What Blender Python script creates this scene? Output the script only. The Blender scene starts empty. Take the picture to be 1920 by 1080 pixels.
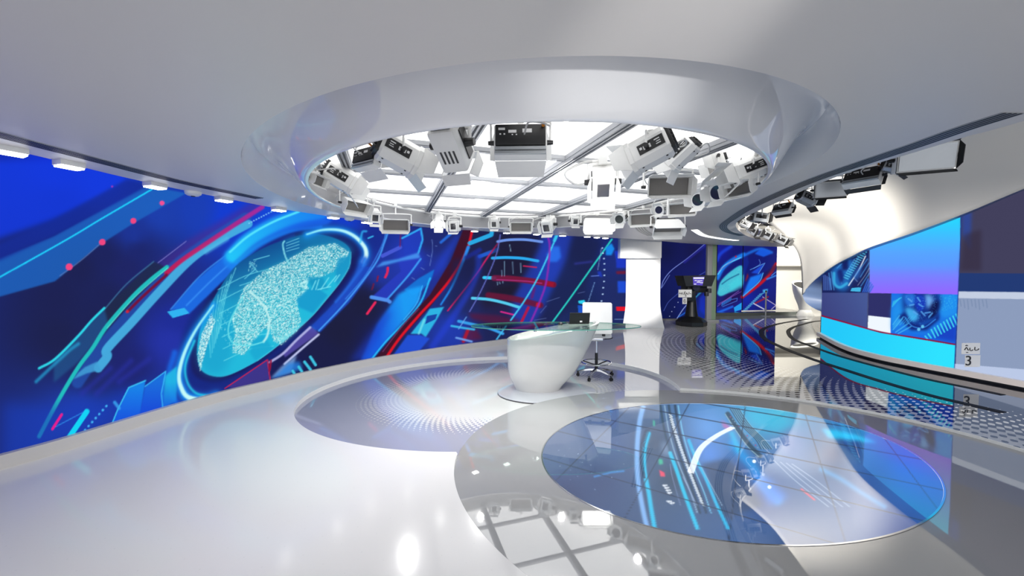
import bpy, bmesh, math, random
import numpy as np
from mathutils import Vector, Matrix
from mathutils.geometry import delaunay_2d_cdt
random.seed(7); RNG = np.random.default_rng(11)
SC = bpy.context.scene; COL = SC.collection
PI = math.pi

# ------------------------------------------------------------------ camera, world, lights, exposure
FOC, TH = 720.0, math.atan(24 / 720.0)          # focal length in 1920-px units, downward tilt
CZ = 1.6
cam_d = bpy.data.cameras.new('camera'); cam_d.sensor_width = 36; cam_d.lens = FOC / 1920 * 36
cam_d.clip_start = 0.05
cam = bpy.data.objects.new('camera', cam_d); COL.objects.link(cam)
cam.location = (0, 0, CZ); cam.rotation_euler = (PI / 2 - TH, 0, 0)
SC.camera = cam
w = bpy.data.worlds.new('studio_ambient'); SC.world = w; w.use_nodes = True
w.node_tree.nodes['Background'].inputs[0].default_value = (0.92, 0.95, 1.0, 1)
w.node_tree.nodes['Background'].inputs[1].default_value = 1.3
SC.view_settings.view_transform = 'Standard'; SC.view_settings.look = 'None'
SC.view_settings.gamma = 1; SC.view_settings.use_curve_mapping = False
SC.view_settings.exposure = 0.0

def light(name, kind, loc, target, energy, color=(1, 1, 1), size=.3, angle=60, blend=.6):
    d = bpy.data.lights.new(name, kind); d.energy = energy; d.color = color
    if kind == 'AREA': d.size = size
    if kind == 'SPOT': d.spot_size = math.radians(angle); d.spot_blend = blend; d.shadow_soft_size = size
    o = bpy.data.objects.new(name, d); COL.objects.link(o); o.location = loc
    o.rotation_euler = (Vector(target) - Vector(loc)).to_track_quat('-Z', 'Y').to_euler()
    return o
light('trough_spot', 'SPOT', (4.4, 5.6, 2.40), (6.4, 8.9, 2.5), 900, (1, .955, .87), .3, 88, 1.0)
light('trough_spot', 'SPOT', (5.6, 7.6, 2.2), (7.2, 10.0, 1.9), 260, (1, .955, .87), .2, 80, 1.0)
light('trough_spot', 'SPOT', (3.7, 3.2, 2.45), (7.2, 5.8, .3), 420, (1, .97, .92), .1, 70, .9)
light('pillar_spot', 'SPOT', (1.9, 6.3, 2.35), (3.65, 11.8, 1.2), 1700, (1, .98, .95), .1, 24, .4)
light('far_wall_spot', 'SPOT', (11.6, 13.4, 2.5), (12.8, 18.0, .9), 1100, (1, .96, .86), .15, 90, .7)
for k in range(8):                              # spots added evenly under the coffer to supplement the luminous ceiling
    a = 2 * PI * (k + .5) / 8
    light('stage_fill', 'SPOT', (.15 + 1.75 * math.cos(a), 4.6 + 1.75 * math.sin(a), 2.33), (.15 - 2.3 * math.cos(a), 4.6 - 2.3 * math.sin(a), 0), 62, (1, .985, .965), .05, 130, .9)
light('stage_fill', 'SPOT', (-.9, 3.2, 2.40), (-2.8, 3.0, 0), 80, (1, .98, .95), .05, 125, .9)  # one more spot added to brighten the left stage floor
light('coffer_fill', 'SPOT', (1.0, -.9, 1.7), (.54, 2.05, 2.62), 190, (1, .99, .97), .05, 22, 1.0)  # unseen light added behind the camera to brighten the coffer's near side

# ------------------------------------------------------------------ measuring helpers
_c, _s = math.cos(TH), math.sin(TH)
def ray(px, py):
    x = (px - 960) / FOC; y = (540 - py) / FOC
    return np.array([x, _c + y * _s, -_s + y * _c])
def Pz(px, py, z):
    d = ray(px, py); return d * ((z - CZ) / d[2]) + [0, 0, CZ]
def PY(px, py, Y):
    d = ray(px, py); return d * (Y / d[1]) + [0, 0, CZ]
def proj(P):
    P = np.asarray(P, float) - [0, 0, CZ]
    fw = np.maximum(P[..., 1] * _c - P[..., 2] * _s, .05); up = P[..., 1] * _s + P[..., 2] * _c
    return np.stack([960 + FOC * P[..., 0] / fw, 540 - FOC * up / fw], -1)
def cr(ox, oy, s):
    return lambda *pts: [(ox + x / s, oy + y / s) for x, y in pts]
def catmull(pts, per=8, closed=False):
    P = np.array(pts, float); n = len(P)
    if n < 3: return P
    out = []
    rng = range(n if closed else n - 1)
    for i in rng:
        if closed: a, b, c, d = P[(i - 1) % n], P[i], P[(i + 1) % n], P[(i + 2) % n]
        else:
            b, c = P[i], P[i + 1]; a = P[i - 1] if i else 2 * b - c; d = P[i + 2] if i + 2 < n else 2 * c - b
        for k in range(per):
            t = k / per
            out.append(.5 * (2 * b + (c - a) * t + (2 * a - 5 * b + 4 * c - d) * t * t + (3 * b - a - 3 * c + d) * t ** 3))
    if not closed: out.append(P[-1])
    return np.array(out)
def resample(P, n):
    P = np.asarray(P, float); d = np.r_[0, np.cumsum(np.linalg.norm(np.diff(P, axis=0), axis=1))]
    t = np.linspace(0, d[-1], n); return np.stack([np.interp(t, d, P[:, k]) for k in range(P.shape[1])], 1)
def ellipse(cx, cy, a, b, ang, n=180):
    t = np.linspace(0, 2 * PI, n, endpoint=False); ca, sa = math.cos(math.radians(ang)), math.sin(math.radians(ang))
    x, y = a * np.cos(t), b * np.sin(t)
    return np.stack([cx + x * ca - y * sa, cy + x * sa + y * ca], 1)
def polar(E, c, n):
    """radius of closed outline E seen from c, at n even angles"""
    d = E - c; an = np.arctan2(d[:, 1], d[:, 0]); r = np.hypot(d[:, 0], d[:, 1]); o = np.argsort(an)
    t = np.linspace(-PI, PI, n, endpoint=False)
    rr = np.interp(t, np.r_[an[o] - 2 * PI, an[o], an[o] + 2 * PI], np.r_[r[o], r[o], r[o]])
    return t, rr
def inside(P, poly):
    P = np.asarray(P); poly = np.asarray(poly); x, y = P[..., 0], P[..., 1]; r = np.zeros(x.shape, bool)
    for i in range(len(poly)):
        (x0, y0), (x1, y1) = poly[i - 1][:2], poly[i][:2]
        if y0 == y1: continue
        r ^= ((y0 > y) != (y1 > y)) & (x < (x1 - x0) * (y - y0) / (y1 - y0) + x0)
    return r
def lin(c):
    c = np.asarray(c, float) / 255.0
    return np.where(c <= .04045, c / 12.92, ((c + .055) / 1.055) ** 2.4)

# ------------------------------------------------------------------ materials
class G:
    """tiny node-graph writer"""
    def __init__(s, name):
        s.mat = bpy.data.materials.new(name); s.mat.use_nodes = True; s.nt = s.mat.node_tree
        s.b = s.nt.nodes['Principled BSDF']
    def m(s, op, a, b=None, c=None, clamp=False):
        n = s.nt.nodes.new('ShaderNodeMath'); n.operation = op; n.use_clamp = clamp
        for i, v in enumerate((a, b, c)):
            if v is None: continue
            if isinstance(v, (int, float)): n.inputs[i].default_value = v
            else: s.nt.links.new(v, n.inputs[i])
        return n.outputs[0]
    def pos(s):
        g = s.nt.nodes.new('ShaderNodeNewGeometry'); x = s.nt.nodes.new('ShaderNodeSeparateXYZ')
        s.nt.links.new(g.outputs['Position'], x.inputs[0]); return x.outputs[0], x.outputs[1], x.outputs[2]
    def remap(s, v, a, b, c, d):
        n = s.nt.nodes.new('ShaderNodeMapRange')
        for i, k in enumerate((a, b, c, d)): n.inputs[i + 1].default_value = k
        s.nt.links.new(v, n.inputs[0]); return n.outputs[0]
    def mix(s, f, A, B):
        n = s.nt.nodes.new('ShaderNodeMix'); n.data_type = 'RGBA'
        s.nt.links.new(f, n.inputs[0])
        for i, v in ((6, A), (7, B)):
            if isinstance(v, tuple): n.inputs[i].default_value = (*v, 1)
            else: s.nt.links.new(v, n.inputs[i])
        return n.outputs[2]
    def noise(s, scale, detail=2):
        n = s.nt.nodes.new('ShaderNodeTexNoise'); n.inputs['Scale'].default_value = scale; n.inputs['Detail'].default_value = detail
        return n.outputs[0]
    def set(s, **k):
        for key, v in k.items():
            i = s.b.inputs[key.replace('_', ' ')]
            if isinstance(v, (int, float)): i.default_value = v
            elif isinstance(v, tuple): i.default_value = (*v, 1)
            else: s.nt.links.new(v, i)
        return s
def mat(name, col, rough=.5, metal=0., ior=1.5, coat=0., emit=None, es=1., vary=.03):
    g = G(name); col = tuple(float(v) for v in col)
    if vary:
        f = g.noise(6.0); A = tuple(v * (1 - vary) for v in col); B = tuple(min(1, v * (1 + vary)) for v in col)
        g.set(Base_Color=g.mix(f, A, B))
    else: g.set(Base_Color=col)
    g.set(Roughness=rough, Metallic=metal, IOR=ior)
    if coat: g.set(Coat_Weight=coat, Coat_Roughness=.04)
    if emit is not None:
        g.set(Emission_Color=tuple(float(v) for v in emit)); g.b.inputs['Emission Strength'].default_value = es
    return g.mat

M = {}
M['ceiling'] = mat('ceiling_paint', (.74, .705, .67), .42)
M['gloss_white'] = mat('white_gloss_lacquer', (.85, .85, .86), .05, ior=2.4, vary=0)
M['white'] = mat('white_satin', (.82, .82, .80), .4)
M['desk'] = mat('desk_gloss_white', (.66, .65, .63), .16, coat=.6)
M['plate'] = mat('plate_gloss_grey', (.56, .56, .60), .05, ior=1.9)
M['lamp_white'] = mat('lamp_white_enamel', (.80, .80, .78), .38)
M['lamp_grey'] = mat('lamp_aluminium_and_shade', (.45, .47, .49), .35, .6)  # aluminium heat sinks; also stands for shade on trough lamps
M['black'] = mat('black_plastic', (.012, .012, .013), .4)
M['dark'] = mat('charcoal', (.03, .03, .035), .5)
M['print'] = mat('white_print', (.7, .7, .7), .6)
M['chrome'] = mat('chrome', (.75, .75, .76), .08, 1.0)
M['inner_wall'] = mat('inner_wall_grey', (.34, .34, .35), .45)
M['plinth'] = mat('plinth_dark_glass', (.13, .145, .135), .08, ior=1.8)
M['alu'] = mat('aluminium', (.36, .37, .39), .4, .1)
M['fascia'] = mat('fascia_white', (.78, .76, .72), .4)
M['pillar'] = mat('pillar_white', (.84, .84, .83), .4)
M['kerb'] = mat('kerb_grey', (.62, .60, .58), .35)
M['taupe'] = mat('taupe_kerb', (.80, .73, .70), .35)
M['roof'] = mat('upper_roof_grey', (.18, .18, .19), .6)
M['farwall'] = mat('far_wall_white', (.82, .80, .76), .5)
M['cable'] = mat('grey_cable', (.55, .55, .54), .5)
M['paper'] = mat('paper', (.85, .85, .84), .7)
M['lightbox'] = mat('light_panel', (.8, .8, .8), .5, emit=(1, .99, .975), es=1.35, vary=0)
M['lamp_on'] = mat('lamp_lit', (.8, .8, .8), .5, emit=(1, .99, .96), es=9, vary=0)
M['lamp_soft'] = mat('lamp_diffuser', (.16, .15, .14), .45)
M['lamp_dark'] = mat('lamp_dark_grey', (.10, .10, .105), .4)
M['strip_on'] = mat('strip_lit', (.8, .8, .8), .5, emit=(1, 1, .97), es=2.5, vary=0)
M['lens'] = mat('lens_glass', (.03, .03, .035), .05, ior=1.8)
M['orange'] = mat('orange_plug', (.8, .28, .03), .5)
M['greenglass'] = mat('green_glass_edge', (.25, .36, .25), .1, ior=1.6, coat=.5)
M['reveal_blue_light'] = mat('reveal_painted_blue_light', (.16, .24, .42), .4)  # blue light painted into the base colour of the reveal
M['track'] = mat('track_black', (.006, .006, .009), .5, ior=1.12)

def led_material():
    g = G('led_screen'); a = g.nt.nodes.new('ShaderNodeAttribute'); a.attribute_name = 'picture'
    g.set(Base_Color=(.002, .002, .003), Roughness=.4, Specular_IOR_Level=.0)
    g.nt.links.new(a.outputs['Color'], g.b.inputs['Emission Color']); g.b.inputs['Emission Strength'].default_value = 1.0
    g.mat.cycles.emission_sampling = 'NONE'
    return g.mat
M['led'] = led_material()
def disc_material():
    g = G('floor_screen_glass'); a = g.nt.nodes.new('ShaderNodeAttribute'); a.attribute_name = 'picture'
    g.set(Base_Color=(.05, .06, .08), Roughness=.02, IOR=2.8)
    g.nt.links.new(a.outputs['Color'], g.b.inputs['Emission Color']); g.b.inputs['Emission Strength'].default_value = 1.0
    g.mat.cycles.emission_sampling = 'NONE'
    return g.mat
M['disc'] = disc_material()

RECESS = (-.162, 5.477, 2.623, 1.998, 15.4); RING = (2.119, 3.274, 2.613, 2.12, -3.9); DISC = (1.995, 3.55, 1.75, 1.245, 14.5)
def floor_material():
    g = G('studio_floor'); x, y, z = g.pos()
    dx, dy = g.m('SUBTRACT', x, 8.8), g.m('SUBTRACT', y, 7.2)
    r = g.m('SQRT', g.m('ADD', g.m('MULTIPLY', dx, dx), g.m('MULTIPLY', dy, dy))); th = g.m('ARCTAN2', dy, dx)
    sx = g.m('MULTIPLY', g.m('COSINE', g.m('MULTIPLY', th, 275.0)), g.m('COSINE', g.m('MULTIPLY', r, 2 * PI / .20)))
    thr = g.remap(r, 3.9, 6.05, -1.05, 1.05)
    f = g.m('MULTIPLY', g.m('ADD', g.m('SUBTRACT', sx, thr), .06), 8.0, clamp=True)
    tone = g.remap(x, -.6, 1.6, 0, 1)                       # the stage end of the floor is a matter white
    pale = g.mix(tone, (.83, .815, .80), (.74, .73, .71))
    g.set(Base_Color=g.mix(f, pale, (.012, .014, .022)), Roughness=g.remap(tone, 0, 1, .13, .025), IOR=g.remap(tone, 0, 1, 1.42, 2.5))
    return g.mat
M['floor'] = floor_material()
def recess_material():
    g = G('recess_floor'); x, y, z = g.pos(); cx, cy, a, b, ang = RECESS; ca, sa = math.cos(math.radians(ang)), math.sin(math.radians(ang))
    dx, dy = g.m('SUBTRACT', x, cx), g.m('SUBTRACT', y, cy)
    u = g.m('DIVIDE', g.m('ADD', g.m('MULTIPLY', dx, ca), g.m('MULTIPLY', dy, sa)), a)
    v = g.m('DIVIDE', g.m('SUBTRACT', g.m('MULTIPLY', dy, ca), g.m('MULTIPLY', dx, sa)), b)
    rho = g.m('SQRT', g.m('ADD', g.m('MULTIPLY', u, u), g.m('MULTIPLY', v, v))); th = g.m('ARCTAN2', v, u)
    sx = g.m('MULTIPLY', g.m('COSINE', g.m('MULTIPLY', th, 150.0)), g.m('COSINE', g.m('MULTIPLY', rho, 2 * PI * 23)))
    thr = g.remap(rho, .50, .755, -1.05, 1.05)
    f = g.m('MULTIPLY', g.m('ADD', g.m('SUBTRACT', sx, thr), .08), 6.0, clamp=True)
    g.set(Base_Color=g.mix(f, (.37, .38, .47), (.70, .685, .67)), Roughness=.06, IOR=1.7)
    return g.mat
M['recess'] = recess_material()
def ring_material():
    g = G('ring_floor'); g.set(Base_Color=g.mix(g.noise(3.0), (.37, .37, .37), (.41, .41, .405)), Roughness=.02, IOR=2.7); return g.mat
M['ring'] = ring_material()
def glass_material():
    g = G('clear_glass'); nt = g.nt; t = nt.nodes.new('ShaderNodeBsdfTransparent'); t.inputs[0].default_value = (.78, .88, .84, 1)
    gl = nt.nodes.new('ShaderNodeBsdfGlossy'); gl.inputs['Roughness'].default_value = .01
    fr = nt.nodes.new('ShaderNodeFresnel'); fr.inputs[0].default_value = 1.5; mx = nt.nodes.new('ShaderNodeMixShader')
    f = g.m('MULTIPLY', fr.outputs[0], .55)
    nt.links.new(f, mx.inputs[0]); nt.links.new(t.outputs[0], mx.inputs[1]); nt.links.new(gl.outputs[0], mx.inputs[2])
    nt.links.new(mx.outputs[0], nt.nodes['Material Output'].inputs[0]); return g.mat
M['glass'] = glass_material()
M['glassedge'] = mat('glass_edge_green', (.08, .30, .24), .1, coat=.5)

# ------------------------------------------------------------------ mesh builder
class MB:
    def __init__(s): s.v = []; s.f = []; s.mi = []
    def add(s, V, F, T=None, mi=0):
        n = len(s.v)
        for p in V:
            p = Vector(p); s.v.append(tuple(T @ p) if T is not None else tuple(p))
        for q in F: s.f.append([n + i for i in q]); s.mi.append(mi)
        return s
    def box(s, c, d, T=None, ch=0., mi=0):
        x, y, z = d[0] / 2, d[1] / 2, d[2] / 2; k = min(ch, x * .9, y * .9, z * .9)
        if k <= 0:
            V = [(c[0] + a * x, c[1] + b * y, c[2] + e * z) for a in (-1, 1) for b in (-1, 1) for e in (-1, 1)]
            return s.add(V, [(0, 1, 3, 2), (4, 6, 7, 5), (0, 4, 5, 1), (2, 3, 7, 6), (0, 2, 6, 4), (1, 5, 7, 3)], T, mi)
        bm = bmesh.new(); bmesh.ops.create_cube(bm, size=1)
        for v in bm.verts: v.co = Vector((v.co.x * d[0], v.co.y * d[1], v.co.z * d[2]))
        bmesh.ops.bevel(bm, geom=bm.edges[:], offset=k, segments=2, affect='EDGES', profile=.6)
        bm.verts.index_update(); V = [v.co + Vector(c) for v in bm.verts]; F = [[v.index for v in f.verts] for f in bm.faces]; bm.free()
        return s.add(V, F, T, mi)
    def cyl(s, p0, p1, r0, r1=None, n=14, T=None, cap=True, mi=0):
        p0, p1 = Vector(p0), Vector(p1); r1 = r0 if r1 is None else r1; ax = (p1 - p0).normalized()
        a = ax.orthogonal().normalized(); b = ax.cross(a)
        V = []
        for p, r in ((p0, r0), (p1, r1)):
            for i in range(n): t = 2 * PI * i / n; V.append(p + a * r * math.cos(t) + b * r * math.sin(t))
        F = [(i, (i + 1) % n, n + (i + 1) % n, n + i) for i in range(n)]
        if cap: F += [list(range(n))[::-1], list(range(n, 2 * n))]
        return s.add(V, F, T, mi)
    def tube(s, pts, r, n=8, T=None, closed=False, per=6, mi=0, smooth=True):
        P = catmull([tuple(p) for p in pts], per, closed) if smooth and len(pts) > 2 else np.array([tuple(p) for p in pts], float)
        m = len(P); V = []; F = []; up = Vector((0, 0, 1)); prev = None
        for i in range(m):
            if closed: t = Vector(P[(i + 1) % m] - P[i - 1])
            else: t = Vector(P[min(i + 1, m - 1)] - P[max(i - 1, 0)])
            t.normalize()
            a = (prev - t * prev.dot(t)) if prev is not None else t.orthogonal()
            if a.length < 1e-6: a = t.orthogonal()
            a.normalize(); prev = a; b = t.cross(a)
            for k in range(n): q = 2 * PI * k / n; V.append(Vector(P[i]) + a * r * math.cos(q) + b * r * math.sin(q))
        for i in range(m if closed else m - 1):
            j = (i + 1) % m
            for k in range(n): F.append((i * n + k, i * n + (k + 1) % n, j * n + (k + 1) % n, j * n + k))
        if not closed: F += [list(range(n))[::-1], list(range((m - 1) * n, m * n))]
        return s.add(V, F, T, mi)
    def loft(s, rows, closed=True, caps=False, T=None, mi=0):
        n = len(rows[0]); V = [p for r in rows for p in r]; F = []
        for i in range(len(rows) - 1):
            for k in range(n if closed else n - 1):
                F.append((i * n + k, i * n + (k + 1) % n, (i + 1) * n + (k + 1) % n, (i + 1) * n + k))
        if caps: F += [list(range(n))[::-1], list(range((len(rows) - 1) * n, len(rows) * n))]
        return s.add(V, F, T, mi)
    def lathe(s, prof, n=32, T=None, mi=0, c=(0, 0)):
        rows = [[(c[0] + r * math.cos(2 * PI * i / n), c[1] + r * math.sin(2 * PI * i / n), z) for i in range(n)] for r, z in prof]
        return s.loft(rows, True, False, T, mi)
    def prism(s, poly, z0, z1, T=None, mi=0):
        n = len(poly); V = [(p[0], p[1], z0) for p in poly] + [(p[0], p[1], z1) for p in poly]
        F = [list(range(n))[::-1], list(range(n, 2 * n))] + [(i, (i + 1) % n, n + (i + 1) % n, n + i) for i in range(n)]
        return s.add(V, F, T, mi)
    def plate(s, q, th, T=None, mi=0):
        """four-cornered plate of thickness th"""
        q = [Vector(p) for p in q]; nrm = (q[1] - q[0]).cross(q[2] - q[0]).normalized() * th / 2
        V = [p - nrm for p in q] + [p + nrm for p in q]; n = len(q)
        F = [list(range(n))[::-1], list(range(n, 2 * n))] + [(i, (i + 1) % n, n + (i + 1) % n, n + i) for i in range(n)]
        return s.add(V, F, T, mi)
    def build(s, name, mats, parent=None, smooth=True, angle=35, loc=None, fix=True):
        me = bpy.data.meshes.new(name); me.from_pydata(s.v, [], s.f)
        for m_ in (mats if isinstance(mats, (list, tuple)) else [mats]): me.materials.append(m_)
        me.polygons.foreach_set('material_index', s.mi)
        if fix:
            bm = bmesh.new(); bm.from_mesh(me); bmesh.ops.recalc_face_normals(bm, faces=bm.faces); bm.to_mesh(me); bm.free()
        if smooth:
            me.shade_smooth(); me.set_sharp_from_angle(angle=math.radians(angle))
        me.update(); o = bpy.data.objects.new(name, me); COL.objects.link(o)
        if parent is not None: o.parent = parent
        if loc is not None: o.location = loc
        return o
def tag(o, label, cat, group=None, kind=None):
    o['label'] = label; o['category'] = cat
    if group: o['group'] = group
    if kind: o['kind'] = kind
    return o
def thing(name, loc, label, cat, group=None):
    o = bpy.data.objects.new(name, None); COL.objects.link(o); o.location = tuple(loc); o.empty_display_size = .1
    return tag(o, label, cat, group)
def struct(o, label=None, cat=None):
    o['kind'] = 'structure'
    if label: o['label'] = label
    if cat: o['category'] = cat
    return o
def fill(outer, holes, z, step=None):
    """flat triangulated region; returns MB"""
    loops = [list(map(tuple, outer))] + [list(map(tuple, h)) for h in holes]; V = []; E = []
    for L in loops:
        n = len(V); V += [Vector(p[:2]) for p in L]; E += [(n + i, n + (i + 1) % len(L)) for i in range(len(L))]
    vo, eo, fo, *_ = delaunay_2d_cdt(V, E, [], 0, 1e-6)
    P = np.array([tuple(v) for v in vo]); cen = np.array([P[list(f)].mean(0) for f in fo])
    ok = inside(cen, loops[0])
    for h in loops[1:]: ok &= ~inside(cen, h)
    return MB().add([(p[0], p[1], z) for p in P], [tuple(f) for f, k in zip(fo, ok) if k])
def offset(P, d):
    """shift a plan polyline sideways (positive = to the right of its direction)"""
    P = np.asarray(P, float)[:, :2]; t = np.gradient(P, axis=0); t /= np.linalg.norm(t, axis=1)[:, None]
    return P + d * np.stack([t[:, 1], -t[:, 0]], 1)
def strip(P, wd, z0, z1):
    a, b = offset(P, -wd / 2), offset(P, wd / 2)
    rows = [[(*p, z0), (*q, z0), (*q, z1), (*p, z1)] for p, q in zip(a, b)]
    return MB().loft(rows, True, True)

# ------------------------------------------------------------------ setting: floor, recess, ring
rec = ellipse(*RECESS, n=240); rng_ = ellipse(*RING, n=240)
def outside_arc(A, B):
    k = ~inside(A, B); i = next(j for j in range(len(A)) if k[j] and not k[j - 1]); return [A[(i + j) % len(A)] for j in range(int(k.sum()))]
hole = np.array(outside_arc(rec, rng_) + outside_arc(rng_, rec))
fl = fill([(-5.2, -3), (14.5, -3), (14.5, 18.2), (-5.2, 18.2)], [hole], 0.0).build('floor', M['floor'], smooth=False)
struct(fl, 'glossy pale studio floor fading through a dot pattern to black', 'floor')
rs = MB().loft([[(x, y, -.06) for x, y in hole], [(x, y, -.0005) for x, y in hole]], True).build('floor_riser', M['white'], fix=False)
struct(rs, 'low white step wall around the sunken stage', 'step')
rf = MB().prism(rec, -.10, -.06).build('sunken_floor', M['recess'], smooth=False)
struct(rf, 'sunken oval stage floor with white dot border', 'floor')
RZ = -.03
N_ = 240; dc = np.array(DISC[:2]); dout = ellipse(*DISC, n=720)
t_, rin = polar(dout, dc, N_); _, rout = polar(rng_, dc, N_)
pt = lambda r, i: (dc[0] + r * math.cos(t_[i]), dc[1] + r * math.sin(t_[i]))
rg = MB().loft([[(*pt(rout[i], i), -.0595) for i in range(N_)], [(*pt(rout[i], i), RZ) for i in range(N_)],
                [(*pt(rin[i] + .012, i), RZ) for i in range(N_)], [(*pt(rin[i] + .012, i), -.0595) for i in range(N_)]], True).build('floor_ring', M['ring'])
struct(rg, 'mirror-polished grey floor ring around the floor screen', 'floor')
rim = MB().loft([[(*pt(rin[i] + a, i), z) for i in range(N_)] for a, z in ((.012, RZ - .02), (.012, RZ + .003), (0, RZ + .003), (0, RZ - .02))], True)

# ------------------------------------------------------------------ setting: left wall line, kerb, ceiling slab, roof, far walls
LEFT_PX = [(-150, 892), (0, 852), (102, 825), (210, 792.5), (327, 757.5), (425, 731), (510, 711.5), (580, 695), (708, 669.5), (825, 651), (950, 635), (1165, 608), (1195, 604.5)]
lw = np.array([Pz(*p, .12)[:2] for p in LEFT_PX]); lw = np.vstack([[-4.5, -2.9], [-4.5, 0.5], lw])
lwd = catmull(lw, 12)                                        # plan of the left video wall
struct(strip(offset(lwd, -.14), .2, 0, 3.3).build('wall_left', M['dark']))
kb = strip(offset(lwd, .0), .08, 0.0, .12).build('baseboard_left', M['kerb'])
struct(kb, 'pale grey kerb under the left video wall', 'kerb')
CEIL_L = [(-150, 235), (0, 276), (102, 300), (210, 327), (327, 353), (425, 372.5), (510, 389), (580, 400), (650, 410), (740, 420.5), (825, 428.5), (950, 436), (1015, 440), (1165, 447), (1240, 452), (1300, 457), (1400, 461), (1470, 463)]
CEIL_R = [(1478, 457), (1440, 452), (1405, 444), (1385, 432), (1380, 420), (1392, 409), (1416, 398), (1464, 376.5), (1534, 345), (1620, 314), (1717, 285), (1813, 256), (1950, 218)]
CH = 2.55
cl = catmull([(-3.75, -2.9), (-3.75, .6)] + [tuple(Pz(*p, CH)[:2]) for p in CEIL_L], 6)
crt = catmull([tuple(Pz(*p, CH)[:2]) for p in CEIL_R] + [(3.2, .5), (3.2, -2.9)], 6)
ceil_out = np.vstack([cl, crt]); LIP = (-.068, 4.559, 3.017, 2.555, -53.6); INN = (.16, 4.675, 2.524, 2.335, -68.3)
gc = np.array([.06, 4.63]); NG = 180
tg, rl = polar(ellipse(*LIP, n=720), gc, NG); _, ri = polar(ellipse(*INN, n=720), gc, NG)
rl = np.maximum(rl, ri + .16)
gp = lambda r, i: (gc[0] + r * math.cos(tg[i]), gc[1] + r * math.sin(tg[i]))
lip = [gp(rl[i], i) for i in range(NG)]
cb = fill(ceil_out, [lip], CH)
cb.loft([[(x, y, CH) for x, y in ceil_out], [(x, y, CH + .11) for x, y in ceil_out]], True)
struct(cb.build('ceiling', M['ceiling'], angle=30, fix=False), 'smooth grey-white ceiling with a large oval coffer', 'ceiling')
PROF = [(.10, 2.83), (.22, 2.815), (.36, 2.775), (.52, 2.70), (.70, 2.60), (.86, 2.51), (.95, 2.47), (1.0, 2.46)]
pr = np.vstack([[(0, CH), (.03, 2.64), (.065, 2.74)], catmull(PROF, 4)])
rows = [[(*gp(rl[i] + (ri[i] - rl[i]) * a, i), z) for i in range(NG)] for a, z in pr]
rows += [[(*gp(ri[i] - .02, i), z) for i in range(NG)] for z in (2.465, 2.475)]
struct(MB().loft([[(*gp(ri[i] - .02, i), z) for i in range(NG)] for z in (2.475, 2.76)], True).build('trim_6', M['inner_wall'], fix=False), 'grey inner wall of the coffer below the luminous ceiling', 'coffer wall')
struct(MB().loft(rows, True).build('ceiling_coffer', M['gloss_white'], angle=50, fix=False), 'glossy white oval coffer ring hollowed into the ceiling', 'coffer')
struct(MB().box((4.8, 7.5, 3.95), (20, 21.6, .1)).build('ceiling_upper', M['roof']), 'dark grey roof above the floating ceiling', 'ceiling')
struct(MB().box((4.8, 18.1, 1.95), (20, .1, 3.9)).build('wall_back', M['farwall']), 'white wall at the far end of the studio', 'wall')
struct(MB().box((14.6, 7.5, 1.95), (.1, 21.4, 3.9)).build('wall_right', M['dark']))

# luminous ceiling: aluminium grid under separate light panels
LA = math.radians(-17.7); U = np.array([math.sin(LA), math.cos(LA)]); V_ = np.array([U[1], -U[0]]); LZ = 2.70
vl = [.62 + (k - 3) * 1.005 for k in range(8)]; ul = [3.33 + (k - 2) * 1.0 for k in range(7)]
inner = np.array([gp(ri[i] - .025, i) for i in range(NG)])
def clip(poly, clipper):
    out = [np.array(p, float) for p in poly]; n = len(clipper)
    for i in range(n):
        a, b = clipper[i], clipper[(i + 1) % n]; inp, out = out, []
        if not inp: break
        sd = [(b[0] - a[0]) * (p[1] - a[1]) - (b[1] - a[1]) * (p[0] - a[0]) for p in inp]
        for k in range(len(inp)):
            p, q, sp, sq = inp[k - 1], inp[k], sd[k - 1], sd[k]
            if (sp >= 0) != (sq >= 0): out.append(p + (q - p) * sp / (sp - sq))
            if sq >= 0: out.append(q)
    return out
ORD = ['first', 'second', 'third', 'fourth', 'fifth', 'sixth', 'seventh', 'eighth']
cells = []
for j in range(len(ul) - 1):
    row = []
    for i in range(len(vl) - 1):
        q = [(vl[i] + .012, ul[j] + .012), (vl[i + 1] - .012, ul[j] + .012), (vl[i + 1] - .012, ul[j + 1] - .012), (vl[i] + .012, ul[j + 1] - .012)]
        P = clip([a * V_ + b * U for a, b in q], inner)
        if len(P) > 2:
            ar = abs(sum(P[k - 1][0] * P[k][1] - P[k][0] * P[k - 1][1] for k in range(len(P)))) / 2
            if ar > .02: row.append(P)
    cells.append(row)
cells = [r for r in cells if r]
for j, row in enumerate(cells):
    for i, P in enumerate(row):
        c0 = np.mean(P, 0)
        t = thing('ceiling_light_panel', (*c0, LZ + .02), f'white luminous ceiling panel in the {ORD[len(cells) - 1 - j]} row from the far rim, {ORD[i]} from the left', 'ceiling light', 'luminous ceiling panels in the oval coffer')
        MB().prism([(p - c0) for p in P], 0, .02).build('diffuser', M['lightbox'], t, smooth=False)
gr = thing('ceiling_grid', (*gc, LZ), 'aluminium grid of slotted rails under the luminous ceiling', 'ceiling grid')
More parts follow.
